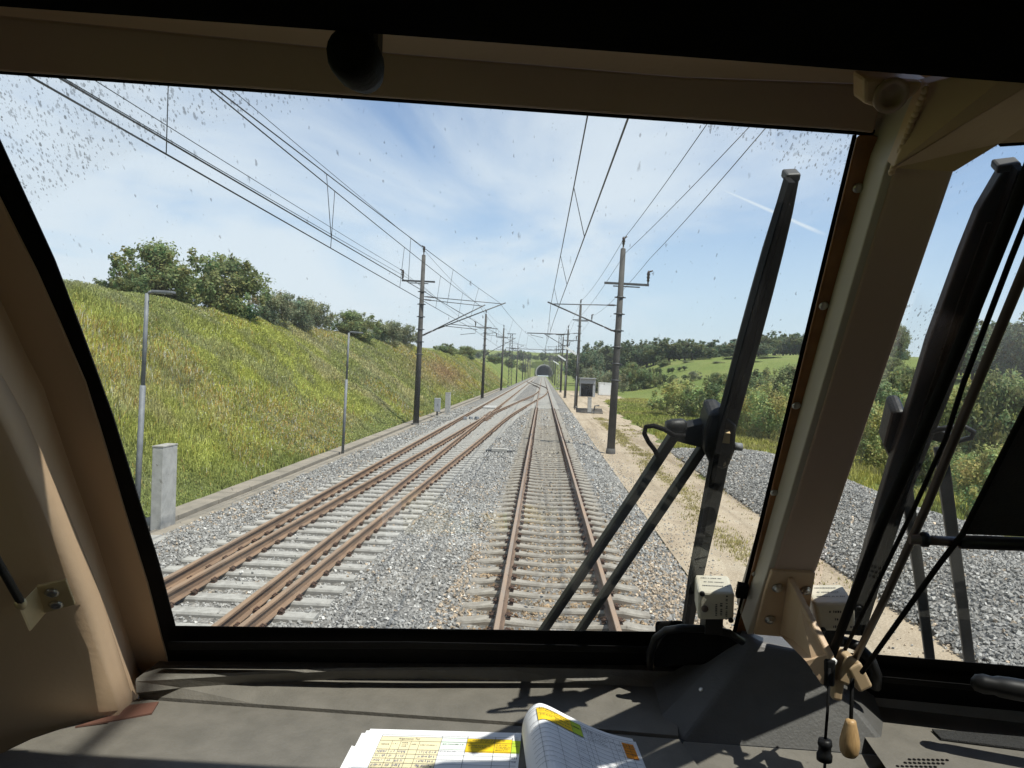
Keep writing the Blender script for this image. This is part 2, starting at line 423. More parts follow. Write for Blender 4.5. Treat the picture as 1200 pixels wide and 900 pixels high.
def glass_material(name, arc_c, arc_r, vcut=.2):
    """pane that lets light through; bug specks and a dust veil live on its outer face, denser outside the wiped arc.
    UV = metres on the pane."""
    m = bpy.data.materials.new(name); m.use_nodes = True; nt = m.node_tree; N = nt.nodes; L = nt.links; N.clear()

    def mth(op, a, b=None, clamp=False):
        n = N.new('ShaderNodeMath'); n.operation = op; n.use_clamp = clamp
        for i, q in enumerate((a, b)):
            if q is None: continue
            if isinstance(q, (int, float)): n.inputs[i].default_value = q
            else: L.new(q, n.inputs[i])
        return n.outputs[0]

    def mrange(src, a, b, c, d_, smooth=True):
        n = N.new('ShaderNodeMapRange'); n.interpolation_type = 'SMOOTHSTEP' if smooth else 'LINEAR'
        for i, q in enumerate((a, b, c, d_)): n.inputs[i + 1].default_value = q
        L.new(src, n.inputs[0]); return n.outputs[0]
    out = N.new('ShaderNodeOutputMaterial'); tr = N.new('ShaderNodeBsdfTransparent'); tr.inputs[0].default_value = (.93, .95, .94, 1)
    gl = N.new('ShaderNodeBsdfGlossy'); gl.inputs['Roughness'].default_value = .01; gl.inputs[0].default_value = (1, 1, 1, 1)
    fr = N.new('ShaderNodeFresnel'); fr.inputs[0].default_value = 1.45
    fm = mth('MULTIPLY', fr.outputs[0], .06)
    mixg = N.new('ShaderNodeMixShader'); L.new(fm, mixg.inputs[0]); L.new(tr.outputs[0], mixg.inputs[1]); L.new(gl.outputs[0], mixg.inputs[2])
    uv = N.new('ShaderNodeUVMap'); uv.uv_map = 'UVMap'
    sx = N.new('ShaderNodeSeparateXYZ'); L.new(uv.outputs[0], sx.inputs[0])
    dx = mth('SUBTRACT', sx.outputs[0], arc_c[0]); dy = mth('SUBTRACT', sx.outputs[1], arc_c[1])
    rad = mth('SQRT', mth('ADD', mth('MULTIPLY', dx, dx), mth('MULTIPLY', dy, dy)))
    outside = mth('MULTIPLY', mrange(rad, arc_r - .004, arc_r + .012, 0, 1), mrange(sx.outputs[1], vcut, vcut + .12, 0, 1))

    def specks(scale, stretch, seed, base, extra, ang=0):
        mp = N.new('ShaderNodeMapping'); mp.inputs['Scale'].default_value = (1, 1 / stretch, 1); mp.inputs['Location'].default_value = (seed, seed * .7, 0); mp.inputs['Rotation'].default_value = (0, 0, ang)
        L.new(uv.outputs[0], mp.inputs[0])
        nz = N.new('ShaderNodeTexNoise'); nz.inputs['Scale'].default_value = scale * 2.4; nz.inputs['Detail'].default_value = 3
        L.new(mp.outputs[0], nz.inputs[0])
        add = N.new('ShaderNodeVectorMath'); add.operation = 'MULTIPLY_ADD'; add.inputs[1].default_value = (.55 / scale,) * 3
        L.new(nz.outputs['Color'], add.inputs[0]); L.new(mp.outputs[0], add.inputs[2])
        vo = N.new('ShaderNodeTexVoronoi'); vo.inputs['Scale'].default_value = scale; L.new(add.outputs[0], vo.inputs[0])
        sc = N.new('ShaderNodeSeparateColor'); L.new(vo.outputs['Color'], sc.inputs[0])
        # size of each speck: most cells get none
        size = mth('SUBTRACT', sc.outputs[0], mth('SUBTRACT', 1 - base, mth('MULTIPLY', outside, extra)))
        size = mth('MULTIPLY', mth('MAXIMUM', size, 0), mth('ADD', mth('MULTIPLY', sc.outputs[1], 1.2), .25))
        dlt = mth('SUBTRACT', size, vo.outputs['Distance'])
        return mth('MULTIPLY', mrange(dlt, -.03, .20, 0, 1), mth('ADD', mth('MULTIPLY', sc.outputs[2], .6), .4))
    s1 = specks(290, 2.3, .13, .27, .13, R(-12)); s2 = specks(640, 1.9, 3.1, .25, .50, R(18)); s3 = specks(150, 2.6, 7.7, .22, .06, R(-20))
    dirt = mth('MAXIMUM', mth('MAXIMUM', s1, mth('MULTIPLY', s2, .85)), mth('MULTIPLY', s3, .9))
    # dust veil
    nv = N.new('ShaderNodeTexNoise'); nv.inputs['Scale'].default_value = 5; nv.inputs['Detail'].default_value = 7; nv.inputs['Roughness'].default_value = .65
    mpv = N.new('ShaderNodeMapping'); mpv.inputs['Scale'].default_value = (2.2, .8, 1); mpv.inputs['Rotation'].default_value = (0, 0, R(20)); L.new(uv.outputs[0], mpv.inputs[0]); L.new(mpv.outputs[0], nv.inputs[0])
    veil = mth('MULTIPLY', mrange(nv.outputs[0], .3, .75, .25, 1.0), mth('ADD', .028, mth('MULTIPLY', outside, .14)))
    tl = N.new('ShaderNodeBsdfTranslucent'); tl.inputs[0].default_value = (.85, .84, .8, 1)
    mv = N.new('ShaderNodeMixShader'); L.new(veil, mv.inputs[0]); L.new(mixg.outputs[0], mv.inputs[1]); L.new(tl.outputs[0], mv.inputs[2])
    bug = N.new('ShaderNodeBsdfDiffuse'); bug.inputs[0].default_value = (.08, .07, .05, 1)
    bt = N.new('ShaderNodeBsdfTranslucent'); bt.inputs[0].default_value = (.15, .125, .085, 1)
    mb_ = N.new('ShaderNodeMixShader'); mb_.inputs[0].default_value = .6; L.new(bug.outputs[0], mb_.inputs[1]); L.new(bt.outputs[0], mb_.inputs[2])
    ms = N.new('ShaderNodeMixShader'); L.new(mth('MULTIPLY', dirt, .78), ms.inputs[0]); L.new(mv.outputs[0], ms.inputs[1]); L.new(mb_.outputs[0], ms.inputs[2])
    L.new(ms.outputs[0], out.inputs[0])
    return m


def clear_glass():
    m = bpy.data.materials.new('clear_glass_edge'); m.use_nodes = True; nt = m.node_tree; N = nt.nodes; L = nt.links; N.clear()
    out = N.new('ShaderNodeOutputMaterial'); tr = N.new('ShaderNodeBsdfTransparent'); tr.inputs[0].default_value = (.97, .98, .975, 1)
    nz = noise_node(nt, 3); r = ramp(nt, nz.outputs[0], [(.3, (.965, .98, .972)), (.7, (.975, .985, .98))]); L.new(r.outputs[0], tr.inputs[0])
    L.new(tr.outputs[0], out.inputs[0]); return m


M['glass_clear'] = clear_glass()

# ================================================================== OUTSIDE
TA, TR = -4.42, .30                 # track centres
HG = .735                           # half gauge, centre of rail heads
BED = -.235                         # ballast level in the cribs


def heap(x, y):
    """crushed-stone heap on the right"""
    cx = 8.3 + .02 * (y - 20)
    d = ((x - cx) / 2.5) ** 2
    a = sst(8.0, 12.5, y) * (1 - sst(30, 37.5, y))
    return .62 * np.clip(1 - d, 0, 1) ** .8 * a * (.75 + .5 * fbm(np.asarray(x) * .6, np.asarray(y) * .35, 3))


def ground_h(x, y):
    x = np.asarray(x, float); y = np.asarray(y, float)
    toe = -8.35 + 0 * y
    t = np.clip((toe - x) / 8.2, 0, 1)
    crest = 5.75 + .5 * (fbm(y * .02, x * 0 + 3.3, 2) - .5)
    left = -.36 + crest * (t * t * (3 - 2 * t) * .45 + t * .55) + np.clip(toe - 8.2 - x, 0, 400) * .035
    left = left + (fbm(x * .35, y * .35, 4) - .5) * .55 * np.clip(t * 4, 0, 1)
    right = -.52 + 0 * x
    right = right + 7.2 * sst(95, 215, y) * sst(11, 40, x) + 3.6 * sst(18, 75, x) + 8 * sst(200, 420, y) * sst(15, 60, x) - .25 * sst(10, 16, x) * (1 - sst(40, 110, y))
    right = right + (fbm(x * .12, y * .12, 4) - .5) * 1.1 * sst(9, 22, x)
    h = np.where(x < -8.35, left, np.where(x < 2.6, -.62, right))
    hill = 10.6 * sst(533, 541, y) + 16 * sst(545, 900, y) * (.8 + .4 * fbm(x * .01, y * .004 + 2, 3))
    h = np.where(y > 525, np.maximum(h, hill), h)
    return h


def terrain():
    def ax(segs):
        a = []
        for s, e, st in segs: a += list(np.arange(s, e, st))
        return np.array(a + [segs[-1][1]])
    xs = ax([(-900, -100, 50), (-100, -30, 5), (-30, -7.5, .45), (-7.5, 3, 1.5), (3, 30, .7), (30, 140, 4), (140, 1200, 50)])
    ys = ax([(-60, 5, 5), (5, 60, .6), (60, 160, 1.6), (160, 520, 6), (520, 610, 3), (610, 2400, 60)])
    X, Y = np.meshgrid(xs, ys); Z = ground_h(X, Y)
    V = np.stack([X.ravel(), Y.ravel(), Z.ravel()], 1); nx, ny = len(xs), len(ys)
    i = np.arange(nx - 1)[None, :] + nx * np.arange(ny - 1)[:, None]
    Fq = np.stack([i, i + 1, i + nx + 1, i + nx], -1).reshape(-1, 4)
    cx = (V[Fq][:, :, 0]).mean(1); cyy = (V[Fq][:, :, 1]).mean(1)
    zmin = V[Fq][:, :, 2].min(1)
    keep = ~((cx > -6.0) & (cx < 8.0) & (cyy > 528) & (cyy < 600) & (zmin < 9.9) & (zmin > -.6)) & ~((cx > -6.5) & (cx < 8.5) & (cyy > 535) & (cyy < 600) & (zmin < 6))       # mouth of the tunnel
    o = big_mesh('ground', V, Fq[keep], M['meadow'], smooth=True)
    tag(o, 'grassy ground with the green embankment left of the tracks and meadows right', 'ground', kind='structure')


terrain()


def strip_sheet(name, m, ys, xl, xr, zf, nx=12, **k):
    """sheet between two edge lines, following height zf(x,y)"""
    V = []; n = len(ys)
    for y in ys:
        a, b = xl(y), xr(y)
        for i in range(nx + 1):
            x = a + (b - a) * i / nx; V.append((x, y, float(zf(x, y))))
    V = np.array(V); i = np.arange(nx)[None, :] + (nx + 1) * np.arange(n - 1)[:, None]
    Fq = np.stack([i, i + 1, i + nx + 2, i + nx + 1], -1).reshape(-1, 4)
    return tag(big_mesh(name, V, Fq, m, smooth=True), kind='structure', **k)


ysl = list(np.arange(4, 70, .8)) + list(np.arange(70, 545, 5))


def bed_h(x, y):
    x = np.asarray(x, float); y = np.asarray(y, float)
    sh = np.where(x > 2.05, -(x - 2.05) * .42, 0) + np.where(x < -6.6, (x + 6.6) * .22, 0)
    cut = -.022 * (1 - sst(1.05, 1.35, np.abs(x - TR))) + .0 * (1 - sst(1.1, 1.4, np.abs(x - TA)))
    return BED + sh + (fbm(x * 1.3, y * 1.3, 3) - .5) * .05 + cut - .012


strip_sheet('ballast_bed', M['ballast'], ysl, lambda y: -7.35, lambda y: 2.98 + .12 * math.sin(y * .7), bed_h, 40, label='grey crushed stone ballast bed under the two tracks', cat='ballast')
PR = ([4, 10, 15, 20, 26, 41, 67, 97, 108, 130, 150, 545], [7.2, 7.0, 6.6, 6.2, 6.0, 6.6, 7.0, 8.2, 12.5, 13, 8, 7])
path_r = lambda y: float(np.interp(y, *PR)) + .25 * math.sin(y * .9) + .15 * math.sin(y * 2.3)
strip_sheet('path', M['sand'], list(np.arange(4, 150, 1.0)), lambda y: 2.75, path_r, lambda x, y: -.495 + .03 * (fbm(x * .8, y * .5, 3) - .5), 14, label='pale sandy service road right of the ballast', cat='path')


def heap_sheet():
    xs = np.arange(5.0, 11.6, .15); ys = np.arange(7, 39, .25); X, Y = np.meshgrid(xs, ys)
    Z = heap(X, Y) - .505
    V = np.stack([X.ravel(), Y.ravel(), Z.ravel()], 1); nx, ny = len(xs), len(ys)
    i = np.arange(nx - 1)[None, :] + nx * np.arange(ny - 1)[:, None]
    Fq = np.stack([i, i + 1, i + nx + 1, i + nx], -1).reshape(-1, 4)
    h = heap(V[:, 0], V[:, 1]); keep = (h[Fq] > .03).all(1)
    o = big_mesh('gravel_heap', V, Fq[keep], M['ballast'], smooth=True)
    tag(o, 'low heap of grey crushed stone beside the sandy road', 'gravel heap', kind='structure')


heap_sheet()


# ---- loose stones
CUBE = np.array([(-1, -1, -1), (1, -1, -1), (1, 1, -1), (-1, 1, -1), (-1, -1, 1), (1, -1, 1), (1, 1, 1), (-1, 1, 1)], float)
CQ = np.array([(3, 2, 1, 0), (4, 5, 6, 7), (0, 1, 5, 4), (1, 2, 6, 5), (2, 3, 7, 6), (3, 0, 4, 7)])


def stones(name, P, size, cols, label, cat):
    n = len(P)
    V = CUBE[None] * rng.uniform(.35, 1.0, (n, 8, 3)) * rng.uniform(.55, 1.0, (n, 1, 3))
    q = rng.normal(size=(n, 4)); q /= np.linalg.norm(q, axis=1, keepdims=True)
    w, x, y, z = q.T
    Rm = np.stack([1 - 2 * (y * y + z * z), 2 * (x * y - z * w), 2 * (x * z + y * w), 2 * (x * y + z * w), 1 - 2 * (x * x + z * z), 2 * (y * z - x * w), 2 * (x * z - y * w), 2 * (y * z + x * w), 1 - 2 * (x * x + y * y)], 1).reshape(n, 3, 3)
    V = np.einsum('nij,nkj->nki', Rm, V) * size[:, None, None] + P[:, None, :]
    Fq = (CQ[None] + 8 * np.arange(n)[:, None, None]).reshape(-1, 4)
    T = np.concatenate([Fq[:, [0, 1, 2]], Fq[:, [0, 2, 3]]])
    o = big_mesh(name, V.reshape(-1, 3), T, M['stone'], np.repeat(cols, 8, 0))
    return tag(o, label, cat, kind='stuff')


def stone_cols(P, brown):
    n = len(P); g = np.clip(rng.normal(.29, .06, n), .12, .5)
    g = np.where(rng.random(n) < .07, rng.uniform(.44, .6, n), g)
    base = np.stack([g, g * .968, g * .895], 1)
    tan = np.stack([g * 1.28, g * 1.02, g * .74], 1)
    b = (rng.random(n) < brown)[:, None]
    return np.where(b, tan, base)


def on_sleeper(x, y):
    k = np.abs((y - 6.0 + .3) % .6 - .3) < .115
    return ((np.abs(x - TR) < 1.3) & k)


def ballast_stones():
    zones = [(7.0, 15, 420, .027), (15, 26, 300, .031), (26, 42, 150, .040), (42, 66, 55, .052)]
    Ps = []; Ss = []
    for y0, y1, dn, s in zones:
        n = int((y1 - y0) * 10.4 * dn)
        x = rng.uniform(-7.4, 3.02, n); y = rng.uniform(y0, y1, n)
        size = s * rng.uniform(.55, 1.35, n)
        sl = on_sleeper(x, y)
        sepY = np.interp(y, BS[0], BS[1])
        ka = np.abs((y - 6.3 + .3) % .6 - .3) < .125
        slA = ka & (x > TA - 1.3) & (x < TA + 1.3 + sepY)
        rail = (np.abs(np.abs(x - TR) - HG) < .075)
        for off in (-HG, HG):
            rail |= np.abs(x - TA - off) < .075; rail |= np.abs(x - TA - sepY - off) < .075
        stray = rng.random(n) < .012
        keep = ~((sl | slA) & ~stray) & ~rail
        z = bed_h(x, y) + size * rng.uniform(-.1, .75, n)
        z = np.where(sl | slA, -.17 + size * .3, z)
        # cribs lie a little lower between the sleepers of a track
        crib = (np.abs(x - TR) < 1.25) | ((x > TA - 1.25) & (x < TA + 1.25 + sepY))
        z = np.where(crib & ~(sl | slA), z - .012, z)
        Ps.append(np.stack([x, y, z], 1)[keep]); Ss.append(size[keep])
    P = np.concatenate(Ps); S = np.concatenate(Ss)
    nb = fbm(P[:, 0] * .5 + 9, P[:, 1] * .25, 3)
    br = np.clip(.05 + .7 * ((P[:, 0] > TR - 1.55 + .5 * (nb - .5)) & (P[:, 0] < TR + 2.7)) * (1 - sst(10, 19, P[:, 1])) + .35 * (P[:, 0] < -6.3) * (1 - sst(10, 15, P[:, 1])) + (nb - .5) * .5, .02, .8)
    cols = stone_cols(P, br)
    inR = (np.abs(P[:, 0] - TR) < 1.2) & (P[:, 1] < 45)
    cols[inR] *= np.array([.80, .73, .62])
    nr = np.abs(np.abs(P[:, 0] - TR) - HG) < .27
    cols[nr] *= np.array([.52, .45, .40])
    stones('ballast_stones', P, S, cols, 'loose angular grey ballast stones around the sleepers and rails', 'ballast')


def heap_stones():
    n = 60000
    x = rng.uniform(5.0, 11.6, n); y = rng.uniform(8.5, 38, n)
    h = heap(x, y); keep = (h > .025) & (rng.random(n) < np.clip(32 / y, .35, 1))
    s = .034 * rng.uniform(.6, 1.3, n) * np.clip(y / 22, 1, 1.6)
    P = np.stack([x, y, h - .5 + s * rng.uniform(0, .7, n)], 1)[keep]
    stones('heap_stones', P, s[keep], stone_cols(P, np.full(len(P), .04)) * .88, 'loose grey crushed stones covering the heap by the road', 'gravel')
    n = 16000                                  # strays on the road
    x = rng.uniform(2.8, 6.8, n); y = 8 + 40 * rng.random(n) ** 1.6
    k = rng.random(n) < .12 + .88 * ((x < 3.1 + .5 * rng.random(n)) | (heap(x, y) > .005) | (x > 5.7))
    s = .016 * rng.uniform(.5, 1.6, n)
    P = np.stack([x, y, -.492 + s * .2], 1)[k]
    stones('road_pebbles', P, s[k], stone_cols(P, np.full(len(P), .5)), 'small pebbles scattered over the sandy service road', 'pebbles')


# ---- tracks
BS = ([-12, -5, 8, 14.4, 30, 50, 75, 100, 125, 136], [.0, .07, .29, .47, .93, 1.48, 2.75, 4.08, 4.66, 4.72])
DS = ([136, 146, 160, 190, 225, 246, 256], [4.72, 4.6, 4.0, 2.35, .55, .06, 0])


def spline(t, xs, ys):
    """smooth monotone-ish cubic through the points"""
    xs = np.array(xs, float); ys = np.array(ys, float); m = np.gradient(ys, xs)
    i = np.clip(np.searchsorted(xs, t) - 1, 0, len(xs) - 2); h = xs[i + 1] - xs[i]; u = (t - xs[i]) / h
    return (2 * u ** 3 - 3 * u ** 2 + 1) * ys[i] + (u ** 3 - 2 * u ** 2 + u) * h * m[i] + (-2 * u ** 3 + 3 * u ** 2) * ys[i + 1] + (u ** 3 - u ** 2) * h * m[i + 1]


PROF = [(-.07, -.172), (.07, -.172), (.07, -.160), (.012, -.142), (.009, -.045), (.036, -.033), (.036, -.006), (.029, 0), (-.029, 0), (-.036, -.006), (-.036, -.033), (-.009, -.045), (-.012, -.142), (-.07, -.160)]


def rail(path, m_side, m_head, parent):
    mb = MB(); n = len(PROF); P = []
    for (x, y) in path:
        P += [(x + a, y, b) for a, b in PROF]
    fs = []; hs = []
    for i in range(len(path) - 1):
        for k in range(n):
            q = (i * n + k, i * n + (k + 1) % n, (i + 1) * n + (k + 1) % n, (i + 1) * n + k)
            (hs if k == 7 else fs).append(q)
    fs += [tuple(range(n)), tuple((len(path) - 1) * n + k for k in range(n))]
    mb.add(P, fs, 0)
    b0 = 0
    for q in hs: mb.f.append(list(q)); mb.m.append(1); mb.sm.append(False)
    return mb.build('rail', [m_side, m_head], parent)


def straight(x, y0, y1): return [(x, y) for y in np.linspace(y0, y1, 24)]


def sleeper_mb(mb, y, x0, x1, kind, seats, clips=True):
    """concrete sleeper from x0 to x1 at y; kind 'b70' is dished in the middle"""
    L_ = x1 - x0; st = np.linspace(0, 1, 15); P = []
    for t in st:
        if kind == 'b70':
            c = abs(t - .5) * 2
            zt = -.178 - .05 * max(0, 1 - (c / .55) ** 2) - .05 * sst(.68, 1, c); hw = .062 + .034 * sst(.1, .6, c)
            wb = hw + .03
        else:
            zt = -.178; hw = .105; wb = .125
        x = x0 + L_ * t
        P += [(x, y - wb, -.36), (x, y - hw - .012, zt - .03), (x, y - hw, zt), (x, y + hw, zt), (x, y + hw + .012, zt - .03), (x, y + wb, -.36)]
    fs = []
    for i in range(len(st) - 1):
        for k in range(5): fs.append((i * 6 + k, i * 6 + k + 1, (i + 1) * 6 + k + 1, (i + 1) * 6 + k))
    m0 = len(mb.m); fs += [tuple(range(6)), tuple((len(st) - 1) * 6 + k for k in range(6))]
    mb.add(P, fs, 0)
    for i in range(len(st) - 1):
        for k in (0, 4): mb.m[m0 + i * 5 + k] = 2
    if clips:
        for sx in seats:
            for s in (-1, 1):
                mb.box((sx + s * .11, y, -.16), (.06, .11, .035), 1, taper=.75)
                mb.tube([(sx + s * .11, y, -.145), (sx + s * .11, y, -.118)], .015, 6, 1)
                mb.tube([(sx + s * .15, y - .05, -.135), (sx + s * .09, y - .055, -.12), (sx + s * .075, y, -.14), (sx + s * .09, y + .055, -.12), (sx + s * .15, y + .05, -.135)], .011, 5, 1)


def build_tracks():
    # right-hand track
    t = empty('railway_track', (TR, 9, 0), 'straight track with dished sleepers directly ahead of the cab window', 'railway track')
    for s in (-1, 1): rail([(x - TR, y - 9) for x, y in straight(TR + s * HG, 2, 560)], M['rust_dark'], M['railhead'], t)
    proto = None
    for i in range(100):
        y = 6.0 + .6 * i
        if proto is None:
            mb = MB(); sleeper_mb(mb, 0, -1.3, 1.3, 'b70', (-HG, HG))
            proto = mb.build('sleeper', [M['sleeper_old'], M['clip'], M['sleeper_mud_shade']], t); o = proto
        else:
            o = proto.copy(); COL.objects.link(o); o.parent = t
        o.location = (rng.uniform(-.012, .012), y - 9 + rng.uniform(-.012, .012), rng.uniform(-.006, .004)); o.rotation_euler.z = rng.uniform(-.006, .006)
    mb = MB()
    for i in range(100, 880): sleeper_mb(mb, 6 + .6 * i - 9, -1.3, 1.3, 'slab', (), False)
    tag(mb.build('far_sleepers', [M['sleeper'], M['clip'], M['sleeper_side']], t, recalc=False), kind='stuff')
    # left-hand track with the turnout whose curved rails lead across to the right
    t = empty('railway_track', (TA, 9, 0), 'rust coloured double railed turnout track nearer the grass embankment', 'railway track')
    for s in (-1, 1): rail([(x - TA, y - 9) for x, y in straight(TA + s * HG, 2, 560)], M['rust'], M['railhead_rust'], t)
    ys = np.concatenate([np.linspace(3, 136, 90)])
    for s in (-1, 1): rail([(s * HG + float(spline(y, *BS)), y - 9) for y in ys], M['rust'], M['railhead_rust'], t)
    # crossing frog: rusty check rails and wing rails
    for off in (-.11, .11): rail([(HG + off * (1 + abs(y - 50.5) * .03), y - 9) for y in np.linspace(46.5, 55, 10)], M['rust_dark'], M['rust_dark'], t).name = 'check_rail'
    for k in range(9):
        yy = 46.6 + k * .95; xx = HG + (.0 if k % 2 else .05)
        MB().box((xx, yy - 9, -.12), (.5 + .12 * (k % 3), .22, .12), rot=Matrix.Rotation(.1 * (k % 3 - 1), 3, 'Z'), taper=.8).build('frog_casting', M['rust_dark'], t, bevel=.01)
    for i in range(100):
        y = 6.3 + .6 * i; sp_ = float(spline(y, *BS))
        mb = MB(); sleeper_mb(mb, 0, -1.3, 1.3 + sp_, 'slab', (-HG, HG, -HG + sp_, HG + sp_) if sp_ > .3 else (-HG, HG + sp_))
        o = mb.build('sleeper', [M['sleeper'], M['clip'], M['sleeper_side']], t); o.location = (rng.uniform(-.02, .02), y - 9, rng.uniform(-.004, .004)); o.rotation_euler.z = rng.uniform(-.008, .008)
    mb = MB()
    for i in range(100, 880):
        y = 6.3 + .6 * i; sp_ = float(spline(y, *BS)) if y < 112 else (float(spline(y, *DS)) if 136 < y < 256 else 0)
        if 112 <= y <= 136: sp_ = 0
        if sp_ > 3.0: sp_ = 0
        sleeper_mb(mb, y - 9, -1.3, 1.3 + sp_, 'slab', (), False)
    tag(mb.build('far_sleepers', [M['sleeper'], M['clip'], M['sleeper_side']], t, recalc=False), kind='stuff')
    # far crossover that swings back
    t = empty('railway_track', (TR, 190, 0), 'far crossover curving from the right-hand track to the left before the tunnel', 'railway track')
    for s in (-1, 1): rail([(TA + s * HG + float(spline(y, *DS)) - TR, y - 190) for y in np.linspace(137, 255, 50)], M['rust_dark'], M['rust_dark'], t)
    # crossing boards between the rails
    o = MB()
    for y0, x0, x1 in ((62, TA - .55, TA + .55),):
        for k in range(8): o.box((x0 + (x1 - x0) / 2, y0 + k * .42, -.125), (x1 - x0, .38, .10))
    tag(o.build('crossing_panel', M['concrete'], bevel=.01), 'pale concrete panels lying between the rails beyond the frog', 'crossing panel')
    # box between the tracks
    c = atZ(585, 529, -.20)
    t = empty('track_box', c, 'small pale box on dark feet in the ballast between the tracks', 'track box')
    MB().box((0, 0, .06), (.62, .3, .13)).build('lid', M['sleeper'], t, bevel=.015)
    for s in (-1, 1): MB().box((s * .42, 0, .02), (.24, .16, .07)).build('foot', M['mast_steel'], t, bevel=.01)
    # point motor rods / pale fittings beside the frog
    t = empty('point_fitting', (TA - .1, 47, -.12), 'pair of pale galvanised fittings between the rails by the frog', 'track fitting')
    for k in range(3): MB().box((-.35 + .35 * k, .3 * k, .06), (.26, .3, .16), rot=Matrix.Rotation(.4 * k, 3, 'Z'), taper=.7).build('housing', M['galv'], t, bevel=.02)


build_tracks()
ballast_stones()
heap_stones()

# ---- cable trough along the left of the ballast
mb = MB()
for i in range(140):
    y = 5 + i * 1.0; mb.box((-8.0 + rng.uniform(-.012, .012), y, -.40 + rng.uniform(-.006, .006)), (.5, .985, .16), 0)
    mb.box((-7.42 + rng.uniform(-.01, .01), y, -.43), (.36, .99, .14), 0)
M['trough'] = mat('worn_trough_concrete', (.29, .25, .195), (.21, .185, .145), 2.2, .9, bump=.4, bscale=30)
tag(mb.build('cable_trough', M['trough'], bevel=0), 'long line of worn concrete cable trough covers along the embankment foot', 'cable trough')
t = empty('trough_slab', (-7.05, 12.2, -.3), 'short pale and reddish slabs lying beside the tall concrete post', 'slab')
MB().box((-.1, .9, .0), (.55, .8, .06), rot=Matrix.Rotation(.1, 3, 'Z')).build('pale_slab', M['sleeper'], t, bevel=.01)
MB().box((.18, .0, .0), (.5, .9, .06)).build('reddish_slab', mat('reddish_concrete', (.38, .26, .20), (.30, .22, .17), 8, .9), t, bevel=.01)


# ---- overhead line masts
def cantilever(root, side, ztop, zlow, reach, ztip, dy=0, reg=True):
    """side = +1 when the arm reaches towards +x"""
    c = MB()
    a0 = Vector((side * .14, dy, ztop)); tip = Vector((side * reach, dy, ztip)); a1 = Vector((side * .14, dy, zlow))
    ins0 = a0.lerp(tip, .16); ins1 = a1.lerp(tip, .2)
    c.tube([ins0, tip + Vector((side * .15, 0, 0))], .022, 6)
    c.tube([ins1, tip + Vector((side * .3, 0, .08))], .034, 6)
    o = c.build('cantilever', M['tube'], root)
    i = MB()
    for p, q in ((a0, ins0), (a1, ins1)):
        d = (q - p); L_ = d.length
        prof = [(0, .02)]
        for k in range(7): prof += [(L_ * (.22 + .09 * k), .028), (L_ * (.25 + .09 * k), .062), (L_ * (.28 + .09 * k), .028)]
        prof += [(L_, .02)]
        i.lathe(p, d, prof, 8)
    i.build('insulator', M['insulator'], o)
    if reg:
        r = MB(); z2 = zlow + .22
        r.tube([a1.lerp(tip, .35) + Vector((0, 0, 0)), (side * (reach - .1), dy, z2 + .35)], .02, 6)
        r.tube([(side * (reach - .2), dy, z2 + .33), (side * (reach - .2), dy, z2 + .12), (side * (reach - 1.1), dy, z2)], .016, 5)
        r.build('registration_arm', M['tube'], o)


def mast(x, y, side, H, label, group, lean=0.0, double=False, bands=True):
    """spun concrete mast; side = direction of the track"""
    z0 = -.62
    t = empty('overhead_line_mast', (x, y, z0), label, 'mast', group)
    t.rotation_euler = (0, lean, 0)
    MB().tube([(0, 0, 0), (0, 0, H)], [.185, .115], 16).build('pole', M['mast'], t)
    MB().tube([(0, 0, -.1), (0, 0, .36)], [.24, .20], 14).build('footing', M['mast'], t)
    # top pin with its dark insulator
    pin = MB(); pin.lathe((0, 0, H), (0, 0, 1), [(0, .10), (.03, .10), (.05, .035), (.2, .035), (.23, .07), (.3, .05), (.34, .085), (.42, .06), (.5, .08), (.56, .03)], 10)
    pin.tube([(0, 0, H + .5), (-side * .14, 0, H + .58)], .035, 6); pin.build('top_insulator', M['insulator'], t)
    arm = MB(); zc = H - 1.55
    arm.box((-side * .25, 0, zc), (2.0 if not double else 2.2, .09, .10)); arm.box((-side * .25, .0, zc - .12), (1.2, .05, .05)); arm.build('cross_arm', M['mast_steel'], t)
    for s in (-1,):
        q = MB(); bx = -side * 1.2
        q.lathe((bx, 0, zc + .05), (0, 0, 1), [(0, .03), (.1, .035), (.14, .07), (.22, .045), (.28, .08), (.36, .05), (.42, .08), (.55, .05), (.6, .03)], 10)
        q.tube([(bx, 0, zc + .58), (bx - side * .18, 0, zc + .66)], .035, 6); q.build('arm_insulator', M['insulator'], t)
    b = MB()
    for k in range(6):
        zz = H - 2.2 - .75 * k
        b.lathe((0, 0, zz), (0, 0, 1), [(0, .14), (.0, .175), (.07, .175), (.07, .14)], 12); b.box((0, -.0, zz + .03), (.5, .04, .05))
    b.build('step_bands', M['mast_steel'], t)
    return t


